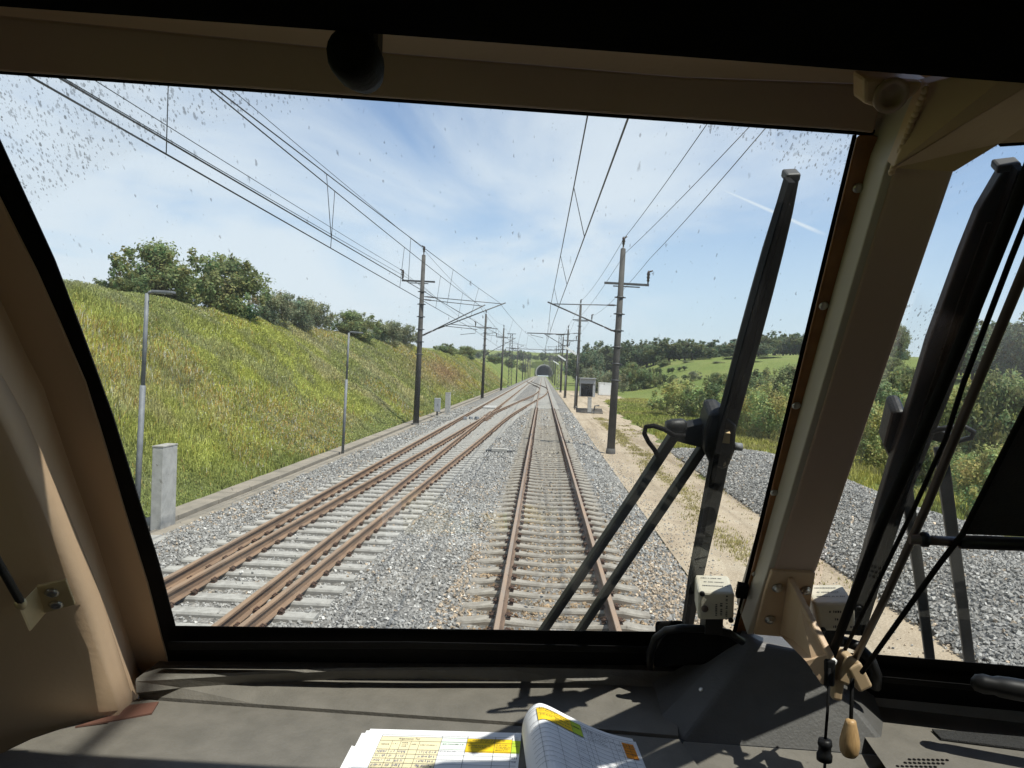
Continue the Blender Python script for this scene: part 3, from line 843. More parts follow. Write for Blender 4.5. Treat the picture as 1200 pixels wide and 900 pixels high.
gL, gR = 'concrete overhead line masts left of the tracks', 'concrete overhead line masts right of the tracks'
mL = mast(-7.5, 43.8, 1, 10.4, 'nearest concrete mast at the foot of the left embankment', gL, .012)
cantilever(mL, 1, 7.95, 5.65, 4.75, 7.72); cantilever(mL, 1, 7.75, 5.55, 3.55, 7.52, -.25)
left_lab = ['second mast from the camera on the embankment side', 'third mast from the camera on the embankment side, thin and dark', 'fifth mast from the camera on the embankment side, just past the lattice tower']
mast_L = [(-7.5, 43.8)]
for (x, y, H), lb in zip(((-7.1, 87.3, 10.3), (-7.0, 125, 10.9), (-7.35, 207, 11)), left_lab):
    m_ = mast(x, y, 1, H, lb, gL, .01); cantilever(m_, 1, H - 2.4, H - 4.8, 3.4, H - 2.7); mast_L.append((x, y))
for k, y in enumerate((270, 310, 350, 390, 430)):
    m_ = mast(-7.4, y, 1, 10.6, 'distant dark mast on the embankment side near the tunnel mouth', 'distant masts left of the tunnel', .008); cantilever(m_, 1, 8.2, 5.8, 3.2, 7.9)
mR = mast(3.2, 33.3, -1, 9.35, 'nearest concrete mast at the ballast edge on the right of the track', gR, .022)
cantilever(mR, -1, 6.82, 5.62, 2.95, 6.72, reg=False)
for (x, y, H), lb in zip(((3.5, 75.5, 10.7), (3.3, 105, 9.9), (3.35, 133, 10.2)), ('second mast from the camera on the road side, in front of the shed', 'third mast from the camera on the road side, narrow', 'fourth mast from the camera on the road side, narrow')):
    m_ = mast(x, y, -1, H, lb, gR, .012); cantilever(m_, -1, H - 2.9, H - 5.0, 3.3, H - 3.2)
for y in (205, 245, 285, 330, 375, 420):
    m_ = mast(3.45, y, -1, 10.6, 'distant dark mast on the road side near the tunnel mouth', 'distant masts right of the tunnel', .008); cantilever(m_, -1, 8.2, 5.8, 3.2, 7.9)


def lattice(x, y, label):
    t = empty('lattice_mast', (x, y, -.5), label, 'mast', 'lattice steel masts')
    H = 12.0; w0, w1 = .42, .26; f = MB()
    for i in (-1, 1):
        for j in (-1, 1): f.box((i * (w0 + w1) / 2 * .999, j * .2, H / 2), (.09, .09, H), rot=Matrix.Rotation(-i * (w0 - w1) / H, 3, 'Y'))
    f.build('frame', M['mast_steel'], t)
    b = MB(); n = 14
    for k in range(n):
        a, c = H * k / n, H * (k + 1) / n; wa, wc = w0 + (w1 - w0) * k / n, w0 + (w1 - w0) * (k + 1) / n
        for j in (-1, 1):
            b.tube([(-wa, j * .2, a), (wc, j * .2, c)], .03, 4); b.tube([(wc, j * .2, c), (-wc, j * .2, c)], .03, 4)
    b.build('bracing', M['mast_steel'], t)
    MB().box((0, 0, H + .05), (2.0, .16, .14)).box((0, 0, H - 3.2), (2.4, .12, .12)).build('cross_arm', M['mast_steel'], t)
    MB().box((0, 0, -.1), (1.4, 1.0, .5)).build('footing', M['concrete'], t)
    return t


lattice(-7.45, 168, 'lattice steel tower standing on the embankment side'); lattice(3.6, 165, 'lattice steel tower standing on the road side')

# portal beams that reach over the right-hand track further on
for (y, x0, x1, z, lb) in ((95, -2.2, 3.3, 8.05, 'horizontal boom reaching over the track from the third right-hand mast'), (165, -7.3, 3.5, 8.1, 'long horizontal boom between the two lattice towers')):
    t = empty('boom', (x1, y, z), lb, 'boom', None)
    MB().tube([(x0 - x1, 0, 0), (0, 0, .0)], .06, 8).build('boom_tube', M['tube'], t)
    MB().tube([(x0 - x1 + .5, 0, -.25), (x0 - x1 + 2.1, 0, -.55)], .03, 6).tube([(x0 - x1 + .5, 0, 0), (x0 - x1 + .5, 0, -.3)], .03, 6).build('registration_arm', M['tube'], t)
    MB().tube([(-.2, 0, 0), (-.2, 0, .7)], .025, 6).build('hanger', M['tube'], t)


def sag(a, b, s, n=14):
    a, b = Vector(a), Vector(b)
    return [a.lerp(b, i / n) - Vector((0, 0, s * 4 * (i / n) * (1 - i / n))) for i in range(n + 1)]


def wire(name, spans, label, cat, r=.012, sagv=.35):
    pts = []
    for i in range(len(spans) - 1):
        p = sag(spans[i], spans[i + 1], sagv if isinstance(sagv, (int, float)) else sagv[i]); pts += p if i == 0 else p[1:]
    return tag(MB().tube(pts, r, 5).build(name, M['wire']), label, cat, 'overhead wires')


def back(px, py, z, nxt, ext=1.0):
    """point where the wire leaves the top of the window (pixel, height z), carried on backwards past the cab"""
    d = ray(px, py); p = EYE + d * ((z - EYE.z) / d.z); n = Vector(nxt)
    return p + (p - n) * ext


def catenary(label, contact, messenger, drops, rc=.0115, rm=.011):
    t = empty('catenary', (contact[0][0], 10, 5.4), label, 'overhead line', 'overhead wires'); o = Vector(t.location)
    def pl(sp, sg):
        pts = []
        for i in range(len(sp) - 1):
            p = sag(sp[i], sp[i + 1], sg); pts += p if i == 0 else p[1:]
        return pts
    pc, pm = pl(contact, .03), pl(messenger, .25)
    MB().tube([p - o for p in pc], rc, 5).build('contact_wire', M['wire'], t); MB().tube([p - o for p in pm], rm, 5).build('messenger_wire', M['wire'], t)
    def at(pts, y):
        for a, b in zip(pts, pts[1:]):
            if a.y <= y <= b.y: return a.lerp(b, (y - a.y) / max(b.y - a.y, 1e-6))
        return None
    for y in drops:
        a, b = at(pc, y), at(pm, y)
        if a and b: MB().tube([a - o, b - o], .007, 4).build('dropper', M['wire'], t)


k1 = Vector((.42, 33.3, 5.45)); k2 = Vector((.25, 33.3, 6.12))
catenary('overhead line above the right-hand track ahead of the cab', [back(731, 150, 5.5, k1, 3), k1, (.1, 75.5, 5.4), (.5, 105, 5.4), (.1, 133, 5.4), (.5, 165, 5.4), (.1, 205, 5.4), (.4, 285, 5.4), (.2, 375, 5.4), (.3, 536, 5.3)],
         [back(683, 150, 6.6, k2, 2), k2, (.3, 75.5, 6.9), (.3, 105, 6.6), (.3, 133, 6.9), (.3, 165, 6.9), (.3, 205, 7), (.3, 285, 7), (.3, 375, 7), (.3, 536, 6.6)], [13, 20, 27, 42, 52, 62, 85, 95, 115, 125, 145, 155])
k1 = Vector((-4.2, 43.8, 5.45)); k2 = Vector((-3.95, 43.6, 6.92))
catenary('overhead line above the left-hand track beside the embankment', [back(40, 88, 5.5, k1, 1), k1, (-4.6, 87.3, 5.4), (-4.2, 125, 5.4), (-4.6, 168, 5.4), (-4.2, 207, 5.4), (-4.5, 310, 5.4), (-4.4, 536, 5.3)],
         [back(281, 112, 6.87, k2, 1), k2, (-4.4, 87.3, 7.0), (-4.4, 125, 7.2), (-4.4, 168, 7.2), (-4.4, 207, 7.2), (-4.4, 310, 7.0), (-4.4, 536, 6.6)], [8.5, 15, 22, 29, 36, 52, 60, 68, 76, 95, 105])
k1 = Vector((-3.3, 43.8, 5.5)); k2 = Vector((-2.75, 43.8, 7.12))
catenary('overhead line that crosses with the turnout from left to right', [back(78, 92, 5.55, k1, 1), k1, (-1.2, 87.3, 5.5), (.2, 125, 5.6), (1.5, 165, 6.4)],
         [back(290, 112, 6.95, k2, 1), k2, (-1.2, 87.3, 7.0), (.2, 125, 7.1), (1.5, 165, 7.5)], [14, 21, 28, 35, 55, 65, 75])
topL = Vector((-7.55, 43.8, 10.3)); cx1 = Vector((-8.75, 43.8, 8.9))
wire('feeder_wire', [back(297, 113, 10.6, topL, 2), topL, (-7.1, 87.3, 10.3), (-7.0, 125, 10.8), (-7.35, 168, 11.5), (-7.35, 207, 11)], 'feeder wire running over the tops of the left-hand masts', 'feeder wire', .011)
wire('feeder_wire', [back(143, 97, 9.0, cx1, 2), cx1, (-8.3, 87.3, 9), (-8.2, 125, 9.5), (-8.5, 168, 9.6), (-8.5, 207, 9.6)], 'upper feeder wire on the outer arm ends of the left-hand masts', 'feeder wire', .011)
wire('feeder_wire', [back(122, 97, 7.6, Vector((-7.3, 43.8, 7.9)), 2), (-7.3, 43.8, 7.9), (-7.0, 87.3, 7.7)], 'lower feeder wire slanting down to the nearest left-hand mast', 'feeder wire', .010)
topR = Vector((3.42, 33.3, 9.2)); cxr = Vector((4.62, 33.3, 8.35)); cx2 = Vector((3.5, 33.3, 8.55))
wire('feeder_wire', [back(815, 150, 9.3, topR, 1.5), topR, (3.6, 75.5, 10.5), (3.3, 105, 9.7), (3.35, 133, 10), (3.5, 165, 11.4)], 'feeder wire running over the tops of the right-hand masts', 'feeder wire', .011)
wire('feeder_wire', [back(880, 153, 8.5, cxr, 1.5), cxr, (4.9, 75.5, 9.0), (4.5, 105, 8.4), (4.6, 133, 8.7)], 'feeder wire on the outer arm ends of the right-hand masts', 'feeder wire', .011)
wire('feeder_wire', [back(858, 153, 8.6, cx2, 1.5), cx2, (3.0, 75.5, 8.3), (3.0, 105, 8.0)], 'feeder wire passing just inside the right-hand mast tops', 'feeder wire', .010)


# ---- lamps, boxes, cabinets
def lamp(x, y, z0, H, label, group, side=1, head=.5, m='galv', pm='galv', hw=.16, dz=.06, th=.05):
    t = empty('lamp_post', (x, y, z0), label, 'lamp post', group); t.rotation_euler = (0, .02, 0)
    MB().tube([(0, 0, 0), (0, 0, H * .62)], [.055, .055], 12).tube([(0, 0, H * .62), (0, 0, H)], [.042, .04], 12).build('post', M[pm], t)
    MB().tube([(0, 0, H - .02), (side * .05, 0, H + .03), (side * .16, 0, H + .045)], .03, 8).build('arm', M[pm], t)
    b = MB(); d = Vector((side * head, 0, dz)).normalized(); a = Vector((side * .12, 0, H + .045))
    rot = Matrix(((d.x, 0, -d.z), (0, 1, 0), (d.z, 0, d.x)))
    b.box(a + d * head / 2, (head, hw, th), rot=rot); lh = b.build('lamp_head', M['white_paint' if m == 'white_paint' else 'galv'], t, bevel=.012)
    MB().box(a + d * head / 2 - Vector((0, 0, th / 2 + .005)), (head * .75, hw * .7, .012), rot=rot).build('lens', M['grey_paint'], lh)
    return t


lamp(-7.95, 14.2, -.45, 4.78, 'nearest galvanised lamp post, beside the tall concrete box', 'lamp posts below the embankment', 1, .42, dz=.0)
lamp(-7.6, 28.0, -.42, 4.72, 'second galvanised lamp post at the trough before the left mast', 'lamp posts below the embankment', 1, .42, dz=-.02)
for (x, y, z, lb) in ((3.25, 72, 5.35, 'nearest of the white headed lamps on the road side'), (3.2, 104, 5.3, 'middle one of the white headed lamps on the road side'), (3.2, 150, 5.2, 'farthest of the white headed lamps near the tunnel')):
    lamp(x, y, -.5, z, lb, 'white headed lamps right of the track', -1, 1.35, 'white_paint', 'paintedsteel', dz=.8, hw=.3, th=.2)

c = atZ(190, 618, -.38)
t = empty('concrete_box', (-7.61, 14.6, -.4), 'tall plain concrete box at the embankment foot beside the ballast', 'concrete box')
MB().box((0, 0, .84), (.22, .58, 1.68)).build('body', M['concrete'], t, bevel=.008)
MB().box((0, 0, 1.695), (.235, .595, .03)).build('cap', M['sleeper'], t, bevel=.004)
t = empty('cabinet', (-7.35, 51.6, -.3), 'small grey cabinet on a short post beside the left mast', 'cabinet')
MB().box((0, 0, .78), (.42, .3, .95)).build('housing', M['grey_paint'], t, bevel=.02)
MB().tube([(0, 0, -.1), (0, 0, .33)], .06, 8).build('post', M['mast_steel'], t); MB().box((.05, -.16, .8), (.03, .02, .12)).build('handle', M['mast_steel'], t)
t = empty('concrete_post', (-7.2, 56.2, -.35), 'grey concrete post standing behind the small cabinet', 'post')
MB().box((0, 0, .78), (.38, .38, 1.56)).build('body', M['concrete'], t, bevel=.01); MB().box((0, 0, 1.57), (.4, .4, .03)).build('cap', M['concrete'], t)
t = empty('trough_lid', (-6.75, 49.8, -.28), 'white trough lids lying on the ballast before the small cabinet', 'lid')
for k in range(2): MB().box((.1 * k, 1.1 * k, .06), (.95, .4, .06), rot=Matrix.Rotation(.1 + .2 * k, 3, 'Z')).build('lid', M['sleeper'], t, bevel=.008)
t = empty('concrete_post', (4.3, 66, -.5), 'pale concrete post with pipework on the sandy road side', 'post')
MB().box((0, 0, .72), (.34, .34, 1.44)).build('body', M['concrete'], t, bevel=.01); MB().box((0, 0, 1.46), (.37, .37, .04)).build('cap', M['sleeper'], t)
q = MB()
for k in range(4): q.tube([(-1.2, .4 * k - .6, .15 + .08 * k), (1.2, .4 * k - .3, .1 + .1 * k)], .05, 6)
q.tube([(.4, .2, 0), (.5, .2, .7), (.9, .3, .75)], .06, 6); q.build('pipework', M['mast_steel'], t)

# shed, container, tunnel
t = empty('shed', (7.05, 114, -.5), 'grey open fronted shed beside the sandy yard behind the masts', 'shed')
w = MB(); w.box((-1.12, 1, 1.4), (.1, 2.2, 2.8)); w.box((.98, 1, 1.4), (.38, 2.2, 2.8)); w.box((0, 2.1, 1.4), (2.2, .1, 2.8)); w.build('wall', M['grey_paint'], t)
MB().box((0, .9, 2.86), (2.5, 2.7, .12)).box((0, -.12, 2.42), (2.34, .1, .78)).build('roof', M['grey_paint'], t)
MB().box((-.4, 1.0, .7), (.7, .8, 1.3)).box((.4, 1.2, .5), (.5, .7, .9)).box((.1, .8, 1.4), (.25, .3, .5)).build('stored_gear', M['dark_in'], t)
t = empty('container', (10.7, 126, -.5), 'white storage container beside the grey shed', 'container')
b = MB(); b.box((0, 0, 1.05), (2.1, 2.4, 2.0))
for k in range(10): b.box((-.95 + .21 * k, -1.21, 1.05), (.08, .04, 1.8))
b.build('body', M['white_paint'], t); MB().box((0, 0, 2.09), (2.2, 2.5, .08)).build('roof', M['white_paint'], t)


def tunnel():
    cx, y0, r = .9, 536.0, 5.5
    t = empty('tunnel', (cx, y0, 0), 'round concrete tunnel mouth where the two tracks vanish', 'tunnel')
    def arc(rad, n=28): return [(rad * math.cos(a), rad * math.sin(a) * 1.0 + 2.6) for a in np.linspace(-.48, math.pi + .48, n)]
    inn, outr = arc(r), arc(r + .75); n = len(inn)
    mb = MB(); P = []
    for y in (0, 3.2):
        P += [(a, y, b) for a, b in inn] + [(a, y, b) for a, b in outr]
    fs = []
    for i in range(n - 1):
        fs += [(i, i + 1, n + i + 1, n + i), (2 * n + i, 3 * n + i, 3 * n + i + 1, 2 * n + i + 1), (i, 2 * n + i, 2 * n + i + 1, i + 1), (n + i, n + i + 1, 3 * n + i + 1, 3 * n + i)]
    mb.add(P, fs); mb.build('portal_ring', M['concrete'], t)
    mb = MB(); P = [(a, 3.2, b) for a, b in inn] + [(a, 120, b) for a, b in inn]
    mb.add(P, [(i, i + 1, n + i + 1, n + i) for i in range(n - 1)] + [tuple(range(n, 2 * n))]); mb.build('bore', M['dark_in'], t)
    mb = MB(); prev = None
    top = [(-12, 9.5), (-8, 11), (0, 12), (8, 11), (12, 9.5)]
    outl = [(a, b) for a, b in outr]
    # head wall as two halves round the ring
    for s in (1, -1):
        half = [(abs(a) * s, b) for a, b in outl[:n // 2 + 1]]
        poly = half + [(0, 11), (9 * s, 10), (10 * s, -1), (half[0][0], -1)]
        mb.prism([(a, 1.2, b) for a, b in poly], (0, .6, 0))
    mb.build('head_wall', M['meadow'], t)


tunnel()


# ================================================================== VEGETATION
def leaf_cloud(n, clumps, size, base, seed, up=.35):
    """leaf quads spread through clumps [(centre, radii)], returns verts, faces, cols (unit object space)"""
    g = np.random.default_rng(seed)
    vol = np.array([r[0] * r[1] * r[2] for _, r in clumps]) ** (2 / 3); pick = g.choice(len(clumps), n, p=vol / vol.sum())
    C = np.array([c for c, _ in clumps])[pick]; Rr = np.array([r for _, r in clumps])[pick]
    d = g.normal(size=(n, 3)); d /= np.linalg.norm(d, axis=1, keepdims=True)
    rad = g.random(n) ** .38 * (1 + .18 * g.normal(size=n))
    P = C + d * Rr * rad[:, None]
    nrm = d + g.normal(size=(n, 3)) * .75 + np.array([0, 0, up]); nrm /= np.linalg.norm(nrm, axis=1, keepdims=True)
    a = np.cross(nrm, g.normal(size=(n, 3))); a /= np.linalg.norm(a, axis=1, keepdims=True); b = np.cross(nrm, a)
    s = size * g.uniform(.55, 1.35, n)[:, None]
    V = np.stack([P - a * s, P + b * s * .55, P + a * s, P - b * s * .55], 1).reshape(-1, 3)
    Fq = np.arange(4 * n).reshape(n, 4)
    cl = g.uniform(.72, 1.28, len(clumps))[pick]; hue = g.normal(0, .12, len(clumps))[pick]
    k = (cl * g.uniform(.7, 1.3, n))[:, None]
    base = np.array(base); col = base[None] * k * np.stack([1 + hue + .1 * g.normal(size=n), np.ones(n), 1 - hue * .5], 1)
    return V, Fq, np.repeat(np.clip(col, .004, 1), 4, 0)


def make_plant(name, n, size, base, seed, rx, rz, trunk_h, nclump=16, trunk=True, bushy=False):
    """a tree or bush: root empty > crown, trunk. crown about rx wide (radius), rz high (half)"""
    g = np.random.default_rng(seed + 100); t = empty(name)
    cl = []; cz = trunk_h + rz
    for i in range(nclump):
        a = g.uniform(0, 2 * math.pi); h = g.uniform(-.85, .95) if not bushy else g.uniform(-.95, .9)
        prof = math.sqrt(max(0, 1 - h * h)) if not bushy else math.sqrt(max(0, 1 - max(h, 0) ** 2)) * (1 if h > -.3 else .9)
        q = g.uniform(.35, .85) * prof
        r = g.uniform(.24, .46)
        cl.append(((rx * q * math.cos(a), rx * q * math.sin(a), cz + rz * h * .82), (rx * r, rx * r, rz * r * 1.0)))
    cl.append(((0, 0, cz - rz * .1), (rx * .55, rx * .55, rz * .62)))
    # shoots that break the outline
    for i in range(nclump * 2):
        a = g.uniform(0, 2 * math.pi); h = g.uniform(-.4, 1.05); q = math.sqrt(max(0, 1.1 - h * h)) * g.uniform(.85, 1.05)
        cl.append(((rx * q * math.cos(a), rx * q * math.sin(a), cz + rz * h), (rx * .09, rx * .09, rz * g.uniform(.12, .26))))
    V, Fq, cols = leaf_cloud(n, cl, size, base, seed)
    big_mesh('crown', V, Fq, M['leaf'], cols, t)
    mb = MB()
    r0 = rx * (.07 if not bushy else .035)
    mb.tube([(0, 0, -.6), (g.normal() * .05 * rx, 0, trunk_h * .6 + rz * .2), (g.normal() * .1 * rx, g.normal() * .1 * rx, cz + rz * .35)], [r0 * 1.25, r0 * .85, r0 * .2], 7)
    for i in range(7):
        c = cl[i][0]; z = trunk_h * .7 + rz * g.uniform(.1, .7)
        mb.tube([(0, 0, z), (c[0] * .5, c[1] * .5, (z + c[2]) / 2 + .1 * rz), c], [r0 * .5, r0 * .32, r0 * .1], 5)
    mb.build('trunk', M['bark'], t)
    return t


PROTO = {}


def proto(kind):
    if kind not in PROTO:
        PROTO[kind] = {
            'hazel': lambda: make_plant('bush', 15000, .11, (.20, .23, .09), 3, 2.6, 2.0, .0, 20, bushy=True),
            'bushy': lambda: make_plant('bush', 12000, .10, (.20, .23, .09), 8, 2.2, 1.7, .0, 16, bushy=True),
            'pale': lambda: make_plant('bush', 9000, .085, (.24, .255, .145), 12, 2.0, 1.5, .0, 14, bushy=True),
            'lime': lambda: make_plant('bush', 12000, .075, (.33, .36, .13), 15, 1.8, 1.5, .0, 18, bushy=True),
            'far_a': lambda: make_plant('tree', 5200, .42, (.13, .165, .075), 21, 5.2, 6.6, 1.3, 18),
            'far_b': lambda: make_plant('tree', 5200, .42, (.155, .185, .085), 27, 4.6, 7.7, 1.6, 16),
            'far_c': lambda: make_plant('tree', 4200, .40, (.145, .175, .09), 33, 6.0, 5.8, 1.0, 18),
            'orchard': lambda: make_plant('tree', 700, .22, (.12, .16, .06), 41, 1.3, 1.4, .9, 8),
        }[kind]()
        PROTO[kind]['used'] = 0
    return PROTO[kind]


def plant(kind, x, y, sx, sz, label, cat, group=None, z=None, rz=None):
    p = proto(kind)
    o = p if not p['used'] else copy_tree(p)
    if o is p: p['used'] = 1
    else: del o['used']
    if z is None: z = float(ground_h(x, y)) - .1
    o.location = (x, y, z); o.scale = (sx, sx, sz); o.rotation_euler = (0, 0, rng.uniform(0, 6.28) if rz is None else rz)
    tag(o, label, cat, group)
    return o


def plant_px(kind, px, py_top, py_base, w_px, Y, label, cat='bush', group=None):
    """place by where it stands at depth Y: base on the terrain there, size from its real extent at that depth"""
    p = proto(kind); dims = {'hazel': (2.6, 4.0), 'bushy': (2.2, 3.4), 'pale': (2.0, 3.0), 'lime': (1.8, 3.0), 'far_a': (5.2, 14.5), 'far_b': (4.6, 17), 'far_c': (6, 12.6), 'orchard': (1.3, 3.7)}[kind]
    top = atY(px, py_top, Y); g_ = float(ground_h(top.x, Y)); h = max(top.z - g_, .5)
    wd = w_px / F * Y
    return plant(kind, top.x, Y, wd / 2 / dims[0], h / dims[1] * .95, label, cat, group)


GB = 'bushes along the crest of the embankment'
plant_px('hazel', 192, 282, 355, 110, 34, 'tall dark green bush on the embankment crest behind the nearest lamp', group=GB)
plant_px('hazel', 262, 297, 365, 100, 38, 'rounded dark green bush right of the tallest crest bush', group=GB)
plant_px('bushy', 122, 324, 345, 60, 33, 'low bush at the far left end of the crest', group=GB)
plant_px('bushy', 155, 318, 345, 46, 32, 'small bush tucked before the tallest crest bush', group=GB)
plant_px('pale', 318, 338, 372, 54, 43, 'thin grey green bush right of the rounded crest bush', group=GB)
plant_px('pale', 345, 345, 378, 60, 47, 'thin grey green bush in the middle of the crest row', group=GB)
plant_px('pale', 370, 353, 384, 44, 56, 'small grey green bush before the dark spreading bush', group=GB)
plant_px('hazel', 414, 363, 392, 62, 64, 'dark spreading bush above the second lamp post', group=GB)
plant_px('pale', 450, 374, 402, 46, 76, 'pale bush just left of the nearest left mast', group=GB)
plant_px('pale', 472, 379, 408, 40, 86, 'pale bush behind the nearest left mast', group=GB)
plant_px('bushy', 525, 402, 415, 34, 130, 'dark bush on the crest just right of the left mast', group=GB)
plant_px('hazel', 545, 405, 418, 28, 158, 'small dark bush at the right end of the crest row', group=GB)
for k, (px, top, w) in enumerate(((578, 416, 22), (596, 420, 18), (612, 424, 14))):
    plant_px('bushy', px, top, 428, w, (240, 320, 440)[k], ['far small bush on the falling crest before the tunnel, nearest of three', 'far small bush on the falling crest, middle of three', 'far small bush on the falling crest, closest to the tunnel'][k], group=GB)

GH = 'bushes in the meadow right of the road'
plant_px('lime', 800, 445, 478, 74, 66, 'broad grey green bush at the meadow edge right of the nearest right mast', group=GH)
plant_px('bushy', 838, 442, 485, 66, 58, 'dark bush in the hedge behind the raised wiper', group=GH)
plant_px('lime', 868, 452, 510, 60, 48, 'pale bush behind the wiper hinge', group=GH)
plant_px('lime', 905, 449, 512, 64, 45, 'leafy bush at the brown window trim', group=GH)
plant_px('bushy', 885, 430, 452, 80, 92, 'dark round bush further back beside the window trim', group=GH)
plant_px('hazel', 925, 428, 452, 70, 84, 'dark bush partly behind the window trim', group=GH)
plant_px('bushy', 985, 430, 470, 90, 70, 'shadowy bush hidden partly by the window pillar', group=GH)
plant_px('bushy', 1035, 432, 500, 90, 48, 'dark bush beside the right-hand wiper', group=GH)
plant_px('lime', 1030, 470, 540, 80, 34, 'grey green bush low at the left edge of the right-hand window', group=GH)
plant_px('lime', 1120, 440, 545, 92, 30, 'tall leafy bush behind the right-hand wiper linkage', group=GH)
plant_px('hazel', 1180, 434, 560, 110, 29, 'tallest leafy bush in the right-hand window', group=GH)
plant_px('lime', 1165, 520, 592, 90, 21.5, 'bright green bush nearest the gravel heap', group=GH)
plant_px('bushy', 1085, 500, 560, 70, 27, 'dark low bush below the wiper linkage loop', group=GH)
plant_px('bushy', 738, 426, 442, 42, 150, 'dark clump beside the nearest right mast in the far meadow', group=GH)
plant_px('bushy', 760, 430, 442, 30, 150, 'dark bush right of the clump in the far meadow', group=GH)
plant_px('pale', 700, 430, 452, 40, 140, 'pale green bush behind the grey shed', group=GH)
plant_px('pale', 722, 434, 452, 30, 135, 'pale green bush behind the white container', group=GH)

GW = 'trees of the wood along the right-hand skyline'
far_l = 'dark leafy tree in the wood along the skyline right of the tracks'
kk = ['far_a', 'far_b', 'far_c']
for i in range(40):
    px = 676 + i * 7.4 + rng.uniform(-3, 3); Y = rng.uniform(205, 275)
    skyline = np.interp(px, [670, 700, 730, 745, 770, 810, 840, 860, 880, 930, 980], [412, 402, 402, 399, 397, 396, 397, 402, 394, 388, 384])
    plant_px(kk[i % 3], px, skyline + rng.uniform(-3, 9), 430, rng.uniform(30, 46), Y, far_l, 'tree', GW)
far_r = 'dark leafy tree of the hilltop grove seen through the right-hand window'
for i in range(16):
    px = 1128 + (i % 8) * 15 + rng.uniform(-4, 4); Y = rng.uniform(118, 160)
    plant_px(kk[i % 3], px, 372 + rng.uniform(-8, 18) + (i // 8) * 12, 440, rng.uniform(46, 70), Y, far_r, 'tree', 'trees of the hilltop grove')
plant_px('hazel', 1052, 381, 410, 30, 190, 'lone round tree on the hill between the pillar and the right-hand wiper', 'tree')
gt = 'small tree on the hill above the tunnel mouth'
for i in range(16):
    px = 560 + i * 8.5; Y = rng.uniform(575, 640)
    x = (px - 637) / F * Y
    plant(kk[i % 3], x, Y, rng.uniform(.55, .9), rng.uniform(.35, .6), gt, 'tree', 'trees above the tunnel')
gs = 'scattered shrub on the pale green hillside below the wood'
for px, top, w_, Y in ((742, 424, 20, 190), (778, 421, 16, 200), (806, 424, 14, 195), (826, 420, 20, 205), (842, 427, 15, 180), (858, 421, 22, 200), (866, 430, 16, 170), (815, 434, 16, 150), (838, 436, 20, 140), (857, 438, 24, 130), (790, 440, 18, 130), (772, 438, 14, 150), (900, 418, 30, 190), (880, 424, 24, 180), (1000, 415, 30, 150), (1022, 424, 34, 120), (1045, 418, 26, 150), (1060, 428, 34, 110)):
    plant_px(('bushy', 'hazel', 'pale')[px % 3], px, top, 440, w_, Y, gs, 'bush', 'shrubs on the hillside')
go = 'small young tree standing in a row in the far green orchard'
for r_ in range(2):
    for i in range((7, 4)[r_]):
        plant_px('orchard', 762 + i * (7 + 5 * r_) + r_ * 6 + rng.uniform(-2, 2), 429 + r_ * 8 + rng.uniform(-1, 1.5), 436, 6 + 3 * r_ + rng.uniform(-1, 2), 175 - 25 * r_, go, 'tree', 'young trees in the orchard rows')


# ---- meadow grass as blades
def grass(name, n, xr, yr, height, label, colf, wid=.012, mask=None, dens_y=1.0, blades=5):
    g = np.random.default_rng(abs(hash(name)) % 1000 if False else len(name) * 7 + n % 97)
    x = g.uniform(xr[0], xr[1], n); y = yr[0] + (yr[1] - yr[0]) * g.random(n) ** dens_y
    if mask is not None:
        k = mask(x, y, g); x, y = x[k], y[k]; n = len(x)
    z = ground_h(x, y); q_ = colf(x, y, g); col, hm = q_[0], q_[1]; fmask = q_[2] if len(q_) > 2 else None
    X = np.repeat(x, blades) + g.normal(0, .05, n * blades); Y = np.repeat(y, blades) + g.normal(0, .05, n * blades); Z = np.repeat(z, blades) - .03
    far = np.clip(np.repeat(y, blades) / 22, 1, 4)
    H = height * g.uniform(.45, 1.3, n * blades) * np.repeat(hm, blades); a = g.uniform(0, 6.28, n * blades); l = g.uniform(.05, .55, n * blades) * H
    w = wid * far * g.uniform(.7, 1.4, n * blades); ang = a + g.uniform(1, 2, n * blades)
    B = np.stack([X, Y, Z], 1); dx = np.stack([np.cos(ang) * w, np.sin(ang) * w, 0 * w], 1)
    tip = B + np.stack([np.cos(a) * l, np.sin(a) * l, H], 1); mid = B + np.stack([np.cos(a) * l * .35, np.sin(a) * l * .35, H * .6], 1)
    V = np.stack([B - dx, B + dx, mid + dx * .8, tip, mid - dx * .8], 1).reshape(-1, 3)
    b = 5 * np.arange(n * blades)[:, None]
    T = np.concatenate([b + np.array([[0, 1, 2]]), b + np.array([[0, 2, 4]]), b + np.array([[4, 2, 3]])])
    fl = g.random(n * blades) < np.repeat(fmask, blades) if fmask is not None else np.zeros(n * blades, bool)
    C = np.repeat(np.repeat(col, blades, 0) * g.uniform(.7, 1.3, (n * blades, 1)), 5, 0).reshape(-1, 5, 3)
    nf = int(fl.sum())
    if nf:
        fc = np.where((g.random(nf) < .8)[:, None], np.stack([g.uniform(.40, .60, nf), g.uniform(.30, .44, nf), g.uniform(.04, .14, nf)], 1), np.array([[.58, .58, .48]]))
        C[fl, 3] = fc; C[fl, 2] = fc * .9; C[fl, 4] = fc * .9
    C = C.reshape(-1, 3)
    return tag(big_mesh(name, V, T, M['grass'], np.clip(C, .005, .8)), label, 'grass', kind='stuff')


